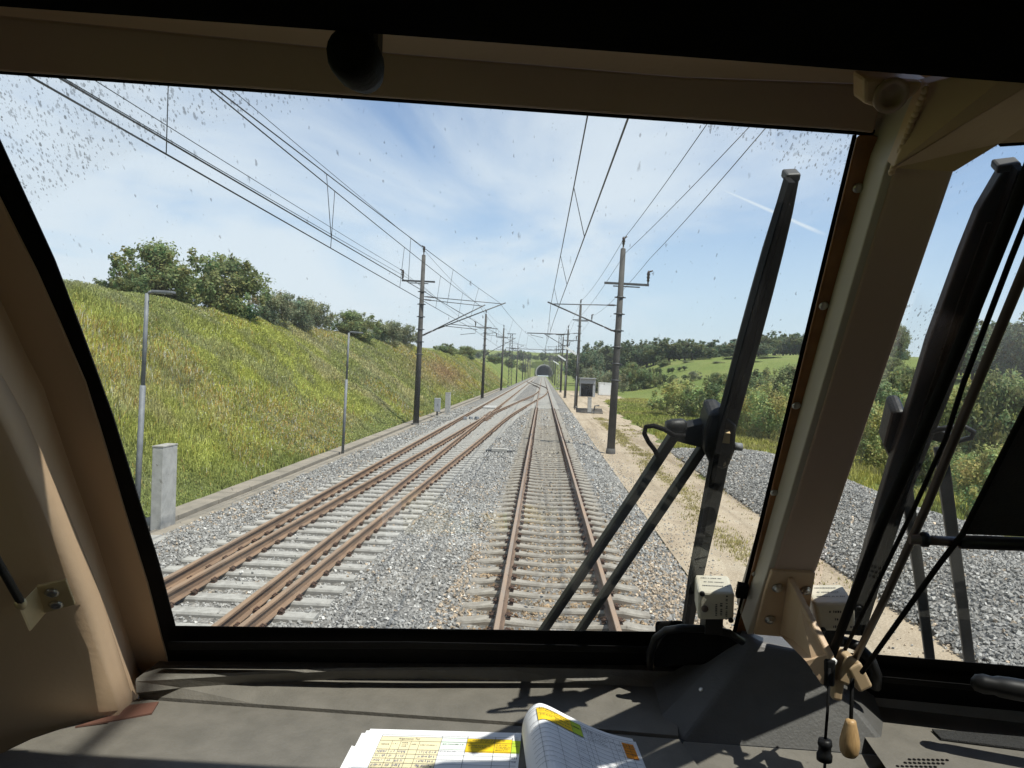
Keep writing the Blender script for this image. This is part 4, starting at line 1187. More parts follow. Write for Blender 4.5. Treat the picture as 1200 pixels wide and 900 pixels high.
def slope_col(x, y, g):
    n = len(x)
    a = fbm(x * .16 + 3, y * .085 + 1.7, 4); b = fbm(x * .4 + 30, y * .22 + 8, 4); c = fbm(x * .9, y * .7 + 60, 3)
    green = np.array([.30, .325, .105]); lime = np.array([.42, .44, .105]); straw = np.array([.46, .41, .22]); dull = np.array([.34, .34, .18]); rustc = np.array([.40, .25, .14])
    col = np.where((a > .5)[:, None], lime, green)
    t = sst(.44, .58, a)[:, None]; col = green * (1 - t) + lime * t
    s = sst(.53, .70, b)[:, None] * .7; col = col * (1 - s) + straw * s
    d = sst(.52, .68, c)[:, None] * .6; col = col * (1 - d) + dull * d
    r = (np.exp(-((y - 92) / 20) ** 2 - ((x + 12.3) / 2.2) ** 2))[:, None]; col = col * (1 - r * .85) + rustc * r * .85
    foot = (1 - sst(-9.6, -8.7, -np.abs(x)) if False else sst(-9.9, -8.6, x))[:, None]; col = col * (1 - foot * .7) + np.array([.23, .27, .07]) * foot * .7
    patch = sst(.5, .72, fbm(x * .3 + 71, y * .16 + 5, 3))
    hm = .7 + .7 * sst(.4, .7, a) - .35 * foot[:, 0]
    return col, hm, .05 + .5 * patch


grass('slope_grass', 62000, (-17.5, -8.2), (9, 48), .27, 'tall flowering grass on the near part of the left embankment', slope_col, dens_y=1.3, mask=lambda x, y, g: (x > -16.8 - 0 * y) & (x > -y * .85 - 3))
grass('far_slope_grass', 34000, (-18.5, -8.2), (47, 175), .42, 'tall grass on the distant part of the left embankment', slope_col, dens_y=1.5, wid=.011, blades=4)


def herbs(name, n, xr, yr, label, colf, hmax, size, dens_y=1.3, mask=None, seed=3):
    g = np.random.default_rng(seed)
    x = g.uniform(xr[0], xr[1], n); y = yr[0] + (yr[1] - yr[0]) * g.random(n) ** dens_y
    if mask is not None:
        k = mask(x, y, g); x, y = x[k], y[k]; n = len(x)
    q = colf(x, y, g); col, hm, fm = q[0], q[1], (q[2] if len(q) > 2 else np.full(n, .03))
    z = ground_h(x, y) + hmax * hm * g.random(n) ** .7
    P = np.stack([x, y, z], 1); nr = g.normal(size=(n, 3)) * .8 + np.array([.25, -.3, .8]); nr /= np.linalg.norm(nr, axis=1, keepdims=True)
    a = np.cross(nr, g.normal(size=(n, 3))); a /= np.linalg.norm(a, axis=1, keepdims=True); b = np.cross(nr, a)
    s_ = size * g.uniform(.5, 1.4, n)[:, None] * np.clip(y / 20, 1, 4)[:, None]
    fl = g.random(n) < fm * .55
    c = col * g.uniform(.6, 1.4, (n, 1)); nf = int(fl.sum())
    c[fl] = np.where((g.random(nf) < .72)[:, None], np.stack([g.uniform(.56, .78, nf), g.uniform(.42, .58, nf), g.uniform(.12, .28, nf)], 1), np.array([[.72, .70, .6]]))
    s_[fl] *= .75
    V = np.stack([P - a * s_, P + b * s_ * .5, P + a * s_, P - b * s_ * .5], 1).reshape(-1, 3)
    return tag(big_mesh(name, V, np.arange(4 * n).reshape(n, 4), M['grass'], np.repeat(np.clip(c, .005, .85), 4, 0)), label, 'grass', kind='stuff')


herbs('slope_wildflowers', 130000, (-17.5, -8.3), (9, 60), 'leafy herbs with pale yellow flower heads on the near embankment', slope_col, .30, .022, mask=lambda x, y, g: x > -y * .85 - 3)
herbs('far_slope_wildflowers', 45000, (-18.5, -8.3), (58, 200), 'herbs and flower heads on the distant embankment', slope_col, .32, .022, 1.4, seed=4)


def field_col(x, y, g):
    n = len(x); a = fbm(x * .1 + 3, y * .1, 4); b = fbm(x * .5, y * .5, 3)
    c1 = np.array([.25, .28, .06]); c2 = np.array([.37, .35, .08]); c3 = np.array([.32, .28, .12])
    t = sst(.4, .6, a)[:, None]; col = c1 * (1 - t) + c2 * t; s = sst(.52, .68, b)[:, None] * .7; col = col * (1 - s) + c3 * s
    return col, .8 + .5 * b


def field_mask(x, y, g):
    pr = np.interp(y, *PR)
    return (x > pr + .15) & (heap(x, y) < .02) & ~((x > 5.8) & (x < 12) & (y > 106) & (y < 132))


grass('field_grass', 42000, (6.0, 40), (9, 110), .32, 'meadow grass between the sandy road and the hedge bushes', field_col, dens_y=1.25, mask=field_mask, wid=.013)


def weed_mask(x, y, g):
    c = 4.3 + .012 * (y - 15) + .15 * np.sin(y * .6)
    strip = np.exp(-((x - c) / .34) ** 2) * (fbm(x * 2.2, y * .9, 4) > .36)
    edge = np.exp(-((x - 5.9) / .3) ** 2) * (fbm(x * 2, y * .6 + 9, 3) > .55) * .6
    return g.random(len(x)) < np.maximum(strip, edge)


grass('road_weeds', 24000, (3.3, 6.6), (11, 60), .10, 'thin yellowish weeds growing along the middle of the sandy road', lambda x, y, g: (np.array([[.33, .29, .11]]) * g.uniform(.7, 1.3, (len(x), 1)), np.ones(len(x))), dens_y=1.4, mask=weed_mask)
tufts = lambda x, y, g: (((x + 2.4) ** 2 * 2 + (y - 21) ** 2) < .5) | (((x + 7.1) ** 2 * 6 + (y - 22) ** 2 * .02) < .35)


herbs('field_herbs', 50000, (6.0, 40), (9, 110), 'leafy herbs in the meadow right of the sandy road', field_col, .3, .02, mask=field_mask, seed=6)

# ================================================================== CAB
A_ = atY(768, 740, .985); B_ = atZ(200, 733, A_.z); T_ = atY(1000, 155, .598)
WL = plane3(A_, B_, T_)                                   # left windscreen
A2 = atY(1030, 765, .929); B2 = atY(1200, 780, .905); T2 = atY(1117, 198, .571)
WR = plane3(A2, B2, T2)                                   # right windscreen
inL, inR = WL.n, WR.n


def pane(name, plane, px, label, m, th=.007):
    root = empty(name, plane.at(*px[0]), label, 'windscreen'); o = root.location
    P = [plane.at(*p) - o for p in px]; n = len(P); out_ = -plane.n * th
    mb = MB(); mb.prism([p + out_ for p in P], plane.n * th)
    me_o = mb.build('glass_pane', [m, M['glass_clear']], root); me = me_o.data
    uvl = me.uv_layers.new(name='UVMap'); ex = Vector((1, 0, 0)); ex = (ex - plane.n * ex.dot(plane.n)).normalized(); ey = plane.n.cross(ex)
    if ey.z < 0: ey = -ey
    for poly in me.polygons:
        c = sum((me.vertices[i].co for i in poly.vertices), Vector()) / len(poly.vertices)
        outer = abs((c - P[0]).dot(plane.n) + th) < 1e-4
        poly.material_index = 0 if outer else 1
        for li in poly.loop_indices:
            q = me.vertices[me.loops[li].vertex_index].co + o - plane.p; uvl.data[li].uv = (q.dot(ex), q.dot(ey))
    return root, (lambda pt: ((pt - plane.p).dot(ex), (pt - plane.p).dot(ey)))


def circ(a, b, c):
    (ax, ay), (bx, by), (cx, cy_) = a, b, c
    d = 2 * (ax * (by - cy_) + bx * (cy_ - ay) + cx * (ay - by))
    ux = ((ax * ax + ay * ay) * (by - cy_) + (bx * bx + by * by) * (cy_ - ay) + (cx * cx + cy_ * cy_) * (ay - by)) / d
    uy = ((ax * ax + ay * ay) * (cx - bx) + (bx * bx + by * by) * (ax - cx) + (cx * cx + cy_ * cy_) * (bx - ax)) / d
    return (ux, uy), math.hypot(ax - ux, ay - uy)


def uv_of(plane):
    ex = Vector((1, 0, 0)); ex = (ex - plane.n * ex.dot(plane.n)).normalized(); ey = plane.n.cross(ex)
    if ey.z < 0: ey = -ey
    return lambda pt: ((pt - plane.p).dot(ex), (pt - plane.p).dot(ey))


uL, uR = uv_of(WL), uv_of(WR)
cL = circ(uL(WL.at(120, 205)), uL(WL.at(520, 118)), uL(WL.at(985, 232)))
cR = circ(uR(WR.at(1075, 330)), uR(WR.at(1120, 215)), uR(WR.at(1190, 178)))
M['glass_left'] = glass_material('dirty_glass_left', *cL, vcut=uL(WL.at(80, 520))[1]); M['glass_right'] = glass_material('dirty_glass_right', *cR, vcut=uR(WR.at(1030, 480))[1])

wl, _ = pane('windscreen', WL, [(-70, 40), (1040, 128), (868, 775), (180, 775)], 'left-hand windscreen pane speckled with squashed insects and dust', M['glass_left'])
wr, _ = pane('windscreen', WR, [(1085, 130), (1700, 150), (1700, 850), (940, 790)], 'right-hand windscreen pane beyond the window pillar', M['glass_right'])

# rubber seals
IN1 = WL.off(.012)
oL = wl.location
outer = [(-75, 75), (0, 232), (43, 317), (70, 377), (100, 447), (117, 500), (133, 553), (147, 600), (173, 683), (201, 790)]
inner = [(-45, 60), (0, 162), (63, 300), (100, 397), (133, 487), (167, 597), (187, 660), (207, 737)]
seal = MB(); seal.prism([p - oL for p in IN1.poly(outer + inner[::-1])], Vector((-.014, .024, -.002)))
seal.build('side_seal', M['black'], wl, bevel=.003)
s2 = MB(); s2.prism([p - oL for p in IN1.poly([(195, 733), (768, 740), (860, 741), (866, 790), (195, 792)])], Vector((0, .024, -.0085)))
s2.prism([p - oL for p in WL.off(.03).poly([(195, 752), (480, 752), (780, 758), (780, 766), (480, 760), (195, 762)])], Vector((0, .012, -.004)))
s2.build('bottom_seal', M['black'], wl, bevel=.003)
s3 = MB(); s3.prism([p - oL for p in IN1.poly([(-60, 77), (0, 81), (1000, 151), (1028, 153), (1026, 161), (1002, 158), (0, 87), (-60, 84)])], -inL * .012); s3.build('top_seal', M['black'], wl)
s4 = MB(); s4.prism([p - oL for p in IN1.poly([(999, 158), (1004, 158), (866, 741), (858, 741)])], Vector((.008, .02, 0))); s4.build('pillar_seal', M['black'], wl)
oR = wr.location
s5 = MB(); s5.prism([p - oR for p in WR.off(.012).poly([(940, 762), (1030, 767), (1200, 781), (1700, 822), (1700, 880), (1200, 834), (1000, 815), (940, 812)])], Vector((.008, .024, -.0085)))
s5.prism([p - oR for p in WR.off(.03).poly([(1005, 790), (1200, 808), (1700, 850), (1700, 858), (1200, 815), (1005, 797)])], Vector((.003, .012, -.004)))
s5.build('bottom_seal', M['black'], wr, bevel=.003)

# centre pillar
PI_ = WL.off(.048)
t = empty('window_pillar', PI_.at(955, 672), 'brown slanting pillar between the two windscreens', 'pillar'); o = t.location
P4 = PI_.poly([(1052, 178), (1125, 178), (955, 672), (905, 670)])
MB().prism([p - o for p in P4], Vector((.034, .085, -.004))).build('post', [M['pillar']], t, bevel=.004, seg=3)
e = [PI_.at(1084, 98), PI_.at(1098, 98), PI_.at(1060, 190), PI_.at(920, 660), PI_.at(883, 745), PI_.at(876, 745), PI_.at(900, 670), PI_.at(1039, 196)]
MB().prism([p - o - inL * .0015 for p in e], -inL * .05).build('edge_strip', M['pillar_edge'], t, bevel=.0015)
bp = PI_.off(.004).poly([(905, 670), (956, 672), (944, 745), (930, 748), (884, 744), (898, 690)])
pt_ = MB().prism([p - o for p in bp], -inL * .006).build('base_plate', M['beige'], t, bevel=.0015)
for k, (x, y) in enumerate(((911, 688), (944, 691), (902, 725), (937, 722))):
    MB().lathe(PI_.off(.004).at(x, y) - o, inL, [(0, .0065), (.002, .0065), (.002, .0048), (.0045, .0045), (.0055, .003)], 14).build('bolt', M['screw'], pt_)
gq = [PI_.off(.004).at(923, 676), PI_.off(.004).at(913, 744), atY(945, 776, .80), atY(962, 803, .79), atY(971, 768, .79)]
MB().prism([p - o for p in gq], Vector((.007, .001, 0))).build('gusset', M['beige'], t, bevel=.0015)
# wooden looking strip along the glass
t = empty('trim_strip', WL.at(900, 600), 'reddish brown varnished trim strip with screws beside the window pillar', 'trim strip'); o = t.location
ws = WL.off(.020).poly([(1004, 157), (1028, 157), (1034, 164), (1031, 178), (900, 670), (884, 745), (862, 745), (866, 728)])
pt_ = MB().prism([p - o for p in ws], Vector((.007, .016, 0))).build('strip', M['wood'], t, bevel=.004, seg=3)
for (x, y) in ((1005, 220), (965, 358), (933, 475), (907, 577), (885, 672)):
    MB().lathe(WL.off(.02).at(x, y) - o, inL, [(0, .0042), (.0012, .0042), (.0022, .0025)], 12).build('screw', M['screw'], pt_)
MB().prism([p - o for p in WL.off(.024).poly([(866, 686), (878, 688), (875, 702), (863, 701)])], -inL * .006).build('clip', M['black'], t)

# header over the left pane
HP = WL.off(.022)
t = empty('header_panel', HP.at(400, 60), 'dark brown header panel above the left-hand windscreen', 'panel'); o = t.location
hp = HP.poly([(-160, 4), (0, 18), (400, 57), (800, 90), (1040, 99), (1030, 130), (1024, 157), (1000, 154), (0, 84), (-160, 73)])
MB().prism([p - o for p in hp], -inL * .012).build('panel', M['beige_dark'], t, bevel=.002)
lp = [HP.at(-160, 4), HP.at(0, 18), HP.at(400, 57), HP.at(800, 90), HP.at(1040, 99)]
bk = [p + Vector((0, -.16, .05)) for p in lp]
mb = MB(); n = len(lp); mb.add([p - o for p in lp + bk] + [p - o + Vector((0, 0, .02)) for p in lp + bk], [(i, i + 1, n + i + 1, n + i) for i in range(n - 1)] + [(2 * n + i, 3 * n + i, 3 * n + i + 1, 2 * n + i + 1) for i in range(n - 1)] + [(n + i, n + i + 1, 3 * n + i + 1, 3 * n + i) for i in range(n - 1)])
mb.build('soffit', M['beige'], t)

# corner bracket and beam over the right pane
t = empty('corner_bracket', PI_.at(1040, 110), 'welded beige corner bracket with a bolt hole above the pillar', 'bracket'); o = t.location
cb_ = PI_.off(.02); MB().prism([p - o for p in cb_.poly([(1012, 90), (1084, 95), (1078, 108), (1048, 132), (1012, 122)])], -inL * .02).build('plate', M['beige'], t, bevel=.003)
MB().prism([p - o for p in WL.off(-.004).poly([(940, 60), (1210, 60), (1210, 95), (1117, 185), (1050, 192), (1028, 152), (940, 135)])], -inL * .012).build('corner_plate', M['beige'], t)
MB().lathe(cb_.at(1043, 111) - o, inL, [(0, .012), (.003, .012), (.003, .008), (-.004, .0075)], 16).build('bolt_hole', M['beige_dark'], t)
wd = MB(); a, b = cb_.at(1086, 100), PI_.off(.006).at(1047, 196)
for k in range(16):
    p = a.lerp(b, k / 15); wd.lathe(p - o, (b - a), [(0, .001), (.0025, .0024), (.0045, .0026), (.007, .001)], 8)
wd.build('weld_seam', M['beige'], t)
t = empty('header_beam', atY(1130, 140, .52), 'beige folded beam above the right-hand windscreen', 'beam'); o = t.location
BP = PI_.off(.012)
k1 = [BP.at(1086, 98), BP.at(1047, 196), atY(1200, 104, .49), atY(1500, -60, .41), atY(1500, -120, .41), atY(1200, 70, .48)]
f1 = MB(); f1.prism([p - o for p in k1], -inL * .012); f1.build('upper_web', M['beige'], t, bevel=.001)
q0, q1, q2, q3 = BP.at(1047, 197), atY(1200, 104, .49), atY(1500, -60, .41), atY(1500, -5, .49)
w1, w2, w3 = WR.off(.02).at(1118, 201), WR.off(.02).at(1172, 168), WR.off(.02).at(1210, 166)
q4 = WR.off(.02).at(1500, 110)
f2 = MB(); f2.add([p - o for p in (q0, q1, w2, w1)], [(0, 1, 2, 3)]); f2.add([p - o for p in (q1, q2, q4, w3, w2)], [(0, 1, 2, 3, 4)])
f2.add([p - o - inR * .03 for p in (q0, q1, w2, w1)], [(0, 1, 2, 3)]); f2.add([p - o - inR * .03 for p in (q1, q2, q4, w3, w2)], [(0, 1, 2, 3, 4)])
f2.build('lower_flange', M['beige'], t)
MB().prism([p - o for p in WR.off(.015).poly([(1168, 166), (1700, 120), (1700, 170), (1205, 170), (1172, 172)])], -inR * .02).build('top_seal', M['black'], t)

# black ceiling console close above the camera, with its round knob
t = empty('ceiling_console', (0, .38, 3.28), 'black ceiling console across the top of the cab', 'console'); o = t.location
e_ = [(-300, -14), (0, 8), (400, 37), (800, 67), (1200, 98), (1600, 130)]
fr_ = [atY(x, y, .40) for x, y in e_]
prof = []
mb = MB(); n = len(fr_); rows = []
for dy, dz in ((.012, .10), (.012, .012), (.004, .002), (-.01, 0), (-.6, .02)): rows.append([p + Vector((0, dy, dz)) for p in fr_])
P = [p - o for r_ in rows for p in r_]
mb.add(P, [(r_ * n + i, r_ * n + i + 1, (r_ + 1) * n + i + 1, (r_ + 1) * n + i) for r_ in range(len(rows) - 1) for i in range(n - 1)], 0, True)
mb.build('housing', M['void'], t)
kp = atY(415, 66, .42)
MB().lathe(kp - o + Vector((0, -.012, 0)), (0, 1, 0), [(0, .009), (.003, .0135), (.01, .0152), (.025, .0148), (.04, .011)], 20).build('knob', M['black'], t)
MB().box(kp - o + Vector((0, .012, .022)), (.024, .024, .045)).build('knob_stem', M['black_gloss'], t, bevel=.006)

# left side panel of the cab: seal edge -> crease -> second edge -> wall
gdir = (WL.at(0, 232) - WL.at(201, 790)).normalized()
D2 = atY(154, 818, .885); D1 = D2 + Vector((.12, -1, 0)).normalized() * .2
WW = plane3(D1, D2, D2 + Vector((0, 0, 1)))
e3 = [(-130, -30), (-75, 75), (0, 232), (43, 317), (70, 377), (100, 447), (117, 500), (133, 553), (147, 600), (173, 683), (203, 798)]
e2 = [(-210, 0), (-130, 120), (-45, 270), (0, 352), (25, 405), (50, 453), (77, 533), (90, 570), (102, 602), (133, 696), (166, 800)]
e1 = [(-260, 30), (-190, 160), (-75, 320), (-22, 405), (5, 448), (27, 487), (50, 540), (66, 575), (79, 602), (115, 694), (157, 826)]
L3 = [WL.off(.012).at(*p) for p in e3]; L2 = [WL.off(.006).at(*p) for p in e2]; L1 = [WW.at(*p) for p in e1]
e0 = [(-290, 45), (-220, 175), (-105, 335), (-48, 415), (-20, 460), (4, 500), (30, 556), (46, 590), (58, 620), (94, 708), (138, 832)]
wd_ = Vector((-.95, -.31, 0)).normalized()
L0p = [WW.at(*p) for p in e0]; Lm = [a_.lerp(b_, .5) for a_, b_ in zip(L1, L0p)]
L0a = [p + wd_ * .02 for p in L0p]; L0 = [p + wd_ * .62 for p in L0p]
WB = plane3(L0p[1], L0p[-1], L0[-1])
rings = [r_ + [r_[-1] + Vector((0, .02, -.3))] for r_ in (L1, Lm, L0p, L0a, L0)]
mb = MB(); n = len(e3)
for ra, rb in ((L3, L2), (L2, L1)):
    mb.add([p for p in ra + rb], [(i, i + 1, n + i + 1, n + i) for i in range(n - 1)], 0, False)
w = mb.build('wall', M['beige'], None, recalc=False)
sd = w.modifiers.new('solid', 'SOLIDIFY'); sd.thickness = .003; sd.offset = 0
tag(w, 'beige window surround left of the windscreen', 'wall', kind='structure')
n = len(rings[0]); mb = MB(); mb.add([p for r_ in rings for p in r_], [(k * n + i, k * n + i + 1, (k + 1) * n + i + 1, (k + 1) * n + i) for k in range(4) for i in range(n - 1)], 0, True)
w = mb.build('wall', M['beige'], None, recalc=False); sd = w.modifiers.new('solid', 'SOLIDIFY'); sd.thickness = .003; sd.offset = 0
tag(w, 'beige leaning side wall of the cab left of the windscreen', 'wall', kind='structure')

# shell behind the camera
zc, zf = EYE.z + .36, EYE.z - 1.6
mb = MB(); mb.box((.35, -.62, zc), (3.2, 2.3, .05)); tag(mb.build('ceiling', M['beige']), 'plain beige cab ceiling', 'ceiling', kind='structure')
mb = MB(); mb.box((.35, -.35, zf), (3.0, 2.9, .05)); M['lino'] = mat('grey_floor_covering', (.30, .29, .27), (.25, .24, .225), 20, .7)
tag(mb.build('floor', M['lino']), 'grey cab floor covering', 'floor', kind='structure')
mb = MB(); mb.box((.35, -1.75, EYE.z - .6), (3.0, .05, 2.0)); tag(mb.build('wall', M['beige']), 'beige rear wall of the cab', 'wall', kind='structure')
mb = MB(); mb.box((-1.12, -.55, EYE.z - 1.1), (.05, 2.5, 1.1)); mb.box((-1.12, .43, EYE.z - .1), (.05, .55, .9)); mb.box((-1.12, -1.4, EYE.z - .1), (.05, .8, .9)); mb.box((-1.12, -.42, EYE.z + .32), (.05, 1.16, .08)); tag(mb.build('wall', M['beige']), 'beige left side wall of the cab with its side window opening', 'wall', kind='structure')
mb = MB(); mb.box((1.78, -.45, EYE.z - 1.1), (.05, 2.8, 1.1)); mb.box((1.78, .55, EYE.z - .1), (.05, .8, .9)); mb.box((1.78, -1.55, EYE.z - .1), (.05, .6, .9)); mb.box((1.78, -.55, EYE.z + .32), (.05, 1.4, .08)); tag(mb.build('wall', M['beige']), 'beige right side wall of the cab with its side window opening', 'wall', kind='structure')
mb = MB(); mb.box((.35, 1.12, EYE.z - 1.05), (3.0, .05, 1.1)); tag(mb.build('wall', M['beige']), 'front wall of the cab below the windscreens', 'wall', kind='structure')

# bracket with its rod on the left wall
t = empty('bracket', WB.at(58, 700), 'yellow zinc angle bracket screwed to the left cab wall', 'bracket'); o = t.location
wn = WB.n
pl = [WB.off(.004).at(*p) for p in ((42, 688), (77, 680), (88, 709), (52, 719))]
pt_ = MB().prism([p - o for p in pl], -wn * .003).build('plate', M['zinc'], t, bevel=.0008)
fl = [WB.off(.004).at(42, 688), WB.off(.004).at(52, 719), WB.off(.035).at(34, 740), WB.off(.037).at(21, 710)]
MB().prism([p - o for p in fl], Vector((.0, .003, .0))).build('flange', M['zinc'], t, bevel=.0008)
for p in ((61, 694), (66, 708)):
    MB().lathe(WB.off(.004).at(*p) - o, wn, [(0, .0062), (.001, .0066), (.0025, .005), (.0035, .003), (.0015, .002)], 14).build('screw', M['screw'], pt_)
MB().tube([WB.off(.036).at(24, 705) - o, WB.off(.033).at(-10, 645) - o, WB.off(.03).at(-60, 570) - o], .0035, 8).build('rod', M['black_metal'], t)
MB().lathe(WB.off(.036).at(27, 712) - o, WB.off(.033).at(-10, 645) - WB.off(.036).at(24, 705), [(0, .003), (.004, .005), (.008, .005), (.012, .0035)], 12).build('eyelet', M['zinc'], t)


# dashboard
dz = lambda k: EYE.z + k
t = empty('dashboard', (0, .9, dz(-.43)), 'dark grey dashboard under the windscreens', 'dashboard'); o = t.location
xs_ = [160, 213, 300, 400, 500, 600, 700, 790]
lf = [atZ(x, y, dz(-.398)) for x, y in zip(xs_, (795, 792, 787, 783, 782, 782, 784, 787))]
lbk = [p + Vector((0, .09, .0)) for p in lf]
lbt = [atZ(x, y, dz(-.414)) for x, y in zip(xs_, (812, 806, 800, 796, 796, 798, 802, 806))]
uf = [atZ(x, y, dz(-.425)) for x, y in zip([163, 213, 300, 400, 500, 600, 700, 795], (815, 819, 825, 832, 839, 846, 854, 862))]
def ribbon(rows, name, m, parent, o, smooth=False):
    mb = MB(); n = len(rows[0])
    mb.add([p - o for r_ in rows for p in r_], [(k * n + i, k * n + i + 1, (k + 1) * n + i + 1, (k + 1) * n + i) for k in range(len(rows) - 1) for i in range(n - 1)], 0, smooth)
    return mb.build(name, m, parent)
ribbon([lbk, lf, [p + Vector((0, -.002, -.003)) for p in lf], lbt], 'raised_lip', M['desk'], t, o)
ribbon([lbt, uf, [p + Vector((0, .0, -.03)) for p in uf]], 'upper_panel', M['desk'], t, o)
gap = Vector((0, -.005, -.002))
uf2 = [p + gap for p in uf]; ext = [atZ(-20, 835, dz(-.43)), ] ; 
fr2 = [Vector((x, .25, dz(-.45))) for x in np.linspace(-.5, .30, len(uf2))]
ribbon([[p + Vector((0, 0, -.03)) for p in uf2], uf2, fr2, [p + Vector((0, 0, -.2)) for p in fr2]], 'lower_panel', M['desk'], t, o)
lw = [atZ(168, 817, dz(-.426)) + gap, atZ(150, 824, dz(-.428)), atZ(137, 834, dz(-.43)), atZ(90, 848, dz(-.43)), atZ(37, 866, dz(-.43)), atZ(-20, 893, dz(-.43)), Vector((-.56, .25, dz(-.449))), Vector((-.3, .25, dz(-.451)))]
MB().prism([p - o for p in lw], Vector((0, 0, -.03))).build('end_panel', M['desk'], t)
MB().prism([p - o for p in [atZ(88, 851, dz(-.4275)), atZ(138, 836, dz(-.4275)), atZ(152, 826, dz(-.426)), atZ(186, 822, dz(-.4245)), atZ(178, 835, dz(-.4255)), atZ(140, 843, dz(-.4275))]], Vector((0, 0, -.002))).build('stain', M['redbrown'], t)
MB().prism([Vector((p)) - o for p in (Vector((-.9, 1.1, dz(-.5))), Vector((1.7, 1.1, dz(-.5))), Vector((1.7, .2, dz(-.5))), Vector((-.9, .2, dz(-.5))))], Vector((0, 0, -.02))).build('carcass', M['black'], t)
# right-hand part
xs2 = [985, 1050, 1120, 1200, 1400, 1700]
rf = [atZ(x, 806 + (x - 1005) * .0985, dz(-.398)) for x in xs2]; rbk = [p + Vector((.0, .09, 0)) for p in rf]
rb2 = [atZ(x, 825 + (x - 1005) * .115, dz(-.416)) for x in xs2]
ru = [Vector((x, .25, dz(-.45))) for x in np.linspace(.36, 1.7, len(xs2))]
ribbon([rbk, rf, [p + Vector((0, -.002, -.003)) for p in rf], rb2], 'raised_lip', M['desk'], t, o)
ribbon([rb2, ru, [p + Vector((0, 0, -.2)) for p in ru]], 'side_panel', M['desk'], t, o)
zz = dz(-.4265)
def desk_r(px, py, lift=.0015):
    """point on the right-hand panel"""
    a, b, c = rb2[0], rb2[4], ru[2]; p = plane3(a, b, c).off(lift) ; return p.at(px, py)
MB().prism([desk_r(*p) - o for p in ((1092, 856), (1300, 874), (1300, 892), (1103, 867))], Vector((0, 0, .002))).build('grip_strip', mat('grip_tape', (.02, .02, .02), (.035, .035, .034), 300, .9, bump=.6, bscale=700), t)
vt = MB()
for r_ in range(3):
    for k in range(9):
        px, py = 1052 + k * 5.5 + r_ * 7 + (r_ % 2) * 2, 898 - r_ * 4 + k * .1 - (k > 6) * 0
        q = desk_r(px, py, .001); vt.lathe(q - o, (0, 0, 1), [(0, .0018), (.0006, .0018)], 8)
vt.build('vent_holes', M['black'], t)

# console housing in the middle
t = empty('console_housing', atZ(900, 860, dz(-.435)), 'grey, shade-darkened pyramid shaped console housing below the window pillar', 'console'); o = t.location
c6, c1, c2 = atZ(872, 741, dz(-.326)), atZ(888, 753, dz(-.332)), atZ(948, 762, dz(-.337))
c5, c4, c7 = atZ(800, 868, dz(-.432)), atZ(1050, 886, dz(-.436)), atZ(776, 838, dz(-.42))
c8 = c2 + Vector((.10, .05, -.06)); c9 = atZ(765, 800, dz(-.405))
d6, d8 = c6 + Vector((0, .06, 0)), c8 + Vector((0, .1, 0))
hb = MB(); hb.add([p - o for p in (c1, c2, c4, c5, c6, c7, c8, c9, d6, d8)], [(0, 1, 2, 3), (4, 0, 3, 5), (1, 6, 2), (4, 5, 7), (4, 8, 9, 6, 1, 0)])
hb.build('cover', M['desk_shaded'], t, bevel=.005, seg=3)
fl = [c5, c4, atZ(1005, 912, dz(-.44)), atZ(880, 960, dz(-.45)), atZ(806, 960, dz(-.45))]
MB().prism([p - o for p in fl], Vector((0, 0, -.02))).build('flange', M['desk'], t, bevel=.002)
for (x, y) in ((812, 808),): MB().lathe(c6.lerp(c5, .45).lerp(c7, .3) - o, Vector((-.5, -.6, .6)), [(0, .003), (.001, .003), (.0015, .002)], 10).build('screw', M['screw'], t)

t = empty('sill_block', atY(815, 760, .95), 'black block on the sill under the left cream box', 'block'); o = t.location
sb_ = [atY(x, y, .945) for x, y in ((768, 728), (800, 727), (803, 738), (868, 741), (870, 776), (766, 782))]
MB().prism([p - o for p in sb_], Vector((.012, .05, -.017))).build('body', M['black'], t, bevel=.003)

# cables looping at the pillar foot
t = tag(MB().tube([atY(x, y, Y) for x, y, Y in ((762, 782, 0.945), (762, 765, 0.931), (768, 748, 0.926), (780, 739, 0.921), (800, 736, 0.917), (830, 737, 0.917), (855, 742, 0.917), (870, 752, 0.926))], .005, 8).build('cable', M['black_gloss']), 'black cable looping on the sill left of the console housing', 'cable')
t = tag(MB().tube([atY(x, y, Y) for x, y, Y in ((968, 760, 0.926), (985, 750, 0.907), (1005, 757, 0.898), (1020, 772, 0.893), (1027, 790, 0.893), (1026, 806, 0.898))], .0065, 8).build('cable', M['black_gloss']), 'black cable arch behind the tan cord clamp', 'cable')
t = empty('handle', atY(1170, 803, 0.850), 'black handle lying on the right-hand sill', 'handle'); o = t.location
MB().lathe(atY(1138, 799, 0.850) - o, atY(1215, 812, 0.832) - atY(1138, 799, 0.850), [(0, .004), (.004, .009), (.012, .011), (.022, .0098), (.027, .0115), (.04, .012), (.1, .012), (.2, .012)], 14).build('grip', M['black_gloss'], t)


# the two cream boxes with printed lines
def text_bars(mb, org, ex, ey, lines, h, gap, seed):
    """rows of short dark marks, like small print too fine to read"""
    g = random.Random(seed)
    for k, (x0, wl_) in enumerate(lines):
        x = x0
        while x < x0 + wl_:
            w_ = h * g.uniform(.35, .75); a = org + ex * x + ey * (-k * gap)
            mb.add([a, a + ex * w_, a + ex * w_ + ey * h * g.uniform(.7, 1), a + ey * h * g.uniform(.7, 1)], [(0, 1, 2, 3)])
            x += w_ + h * (.25 if g.random() < .85 else .9)


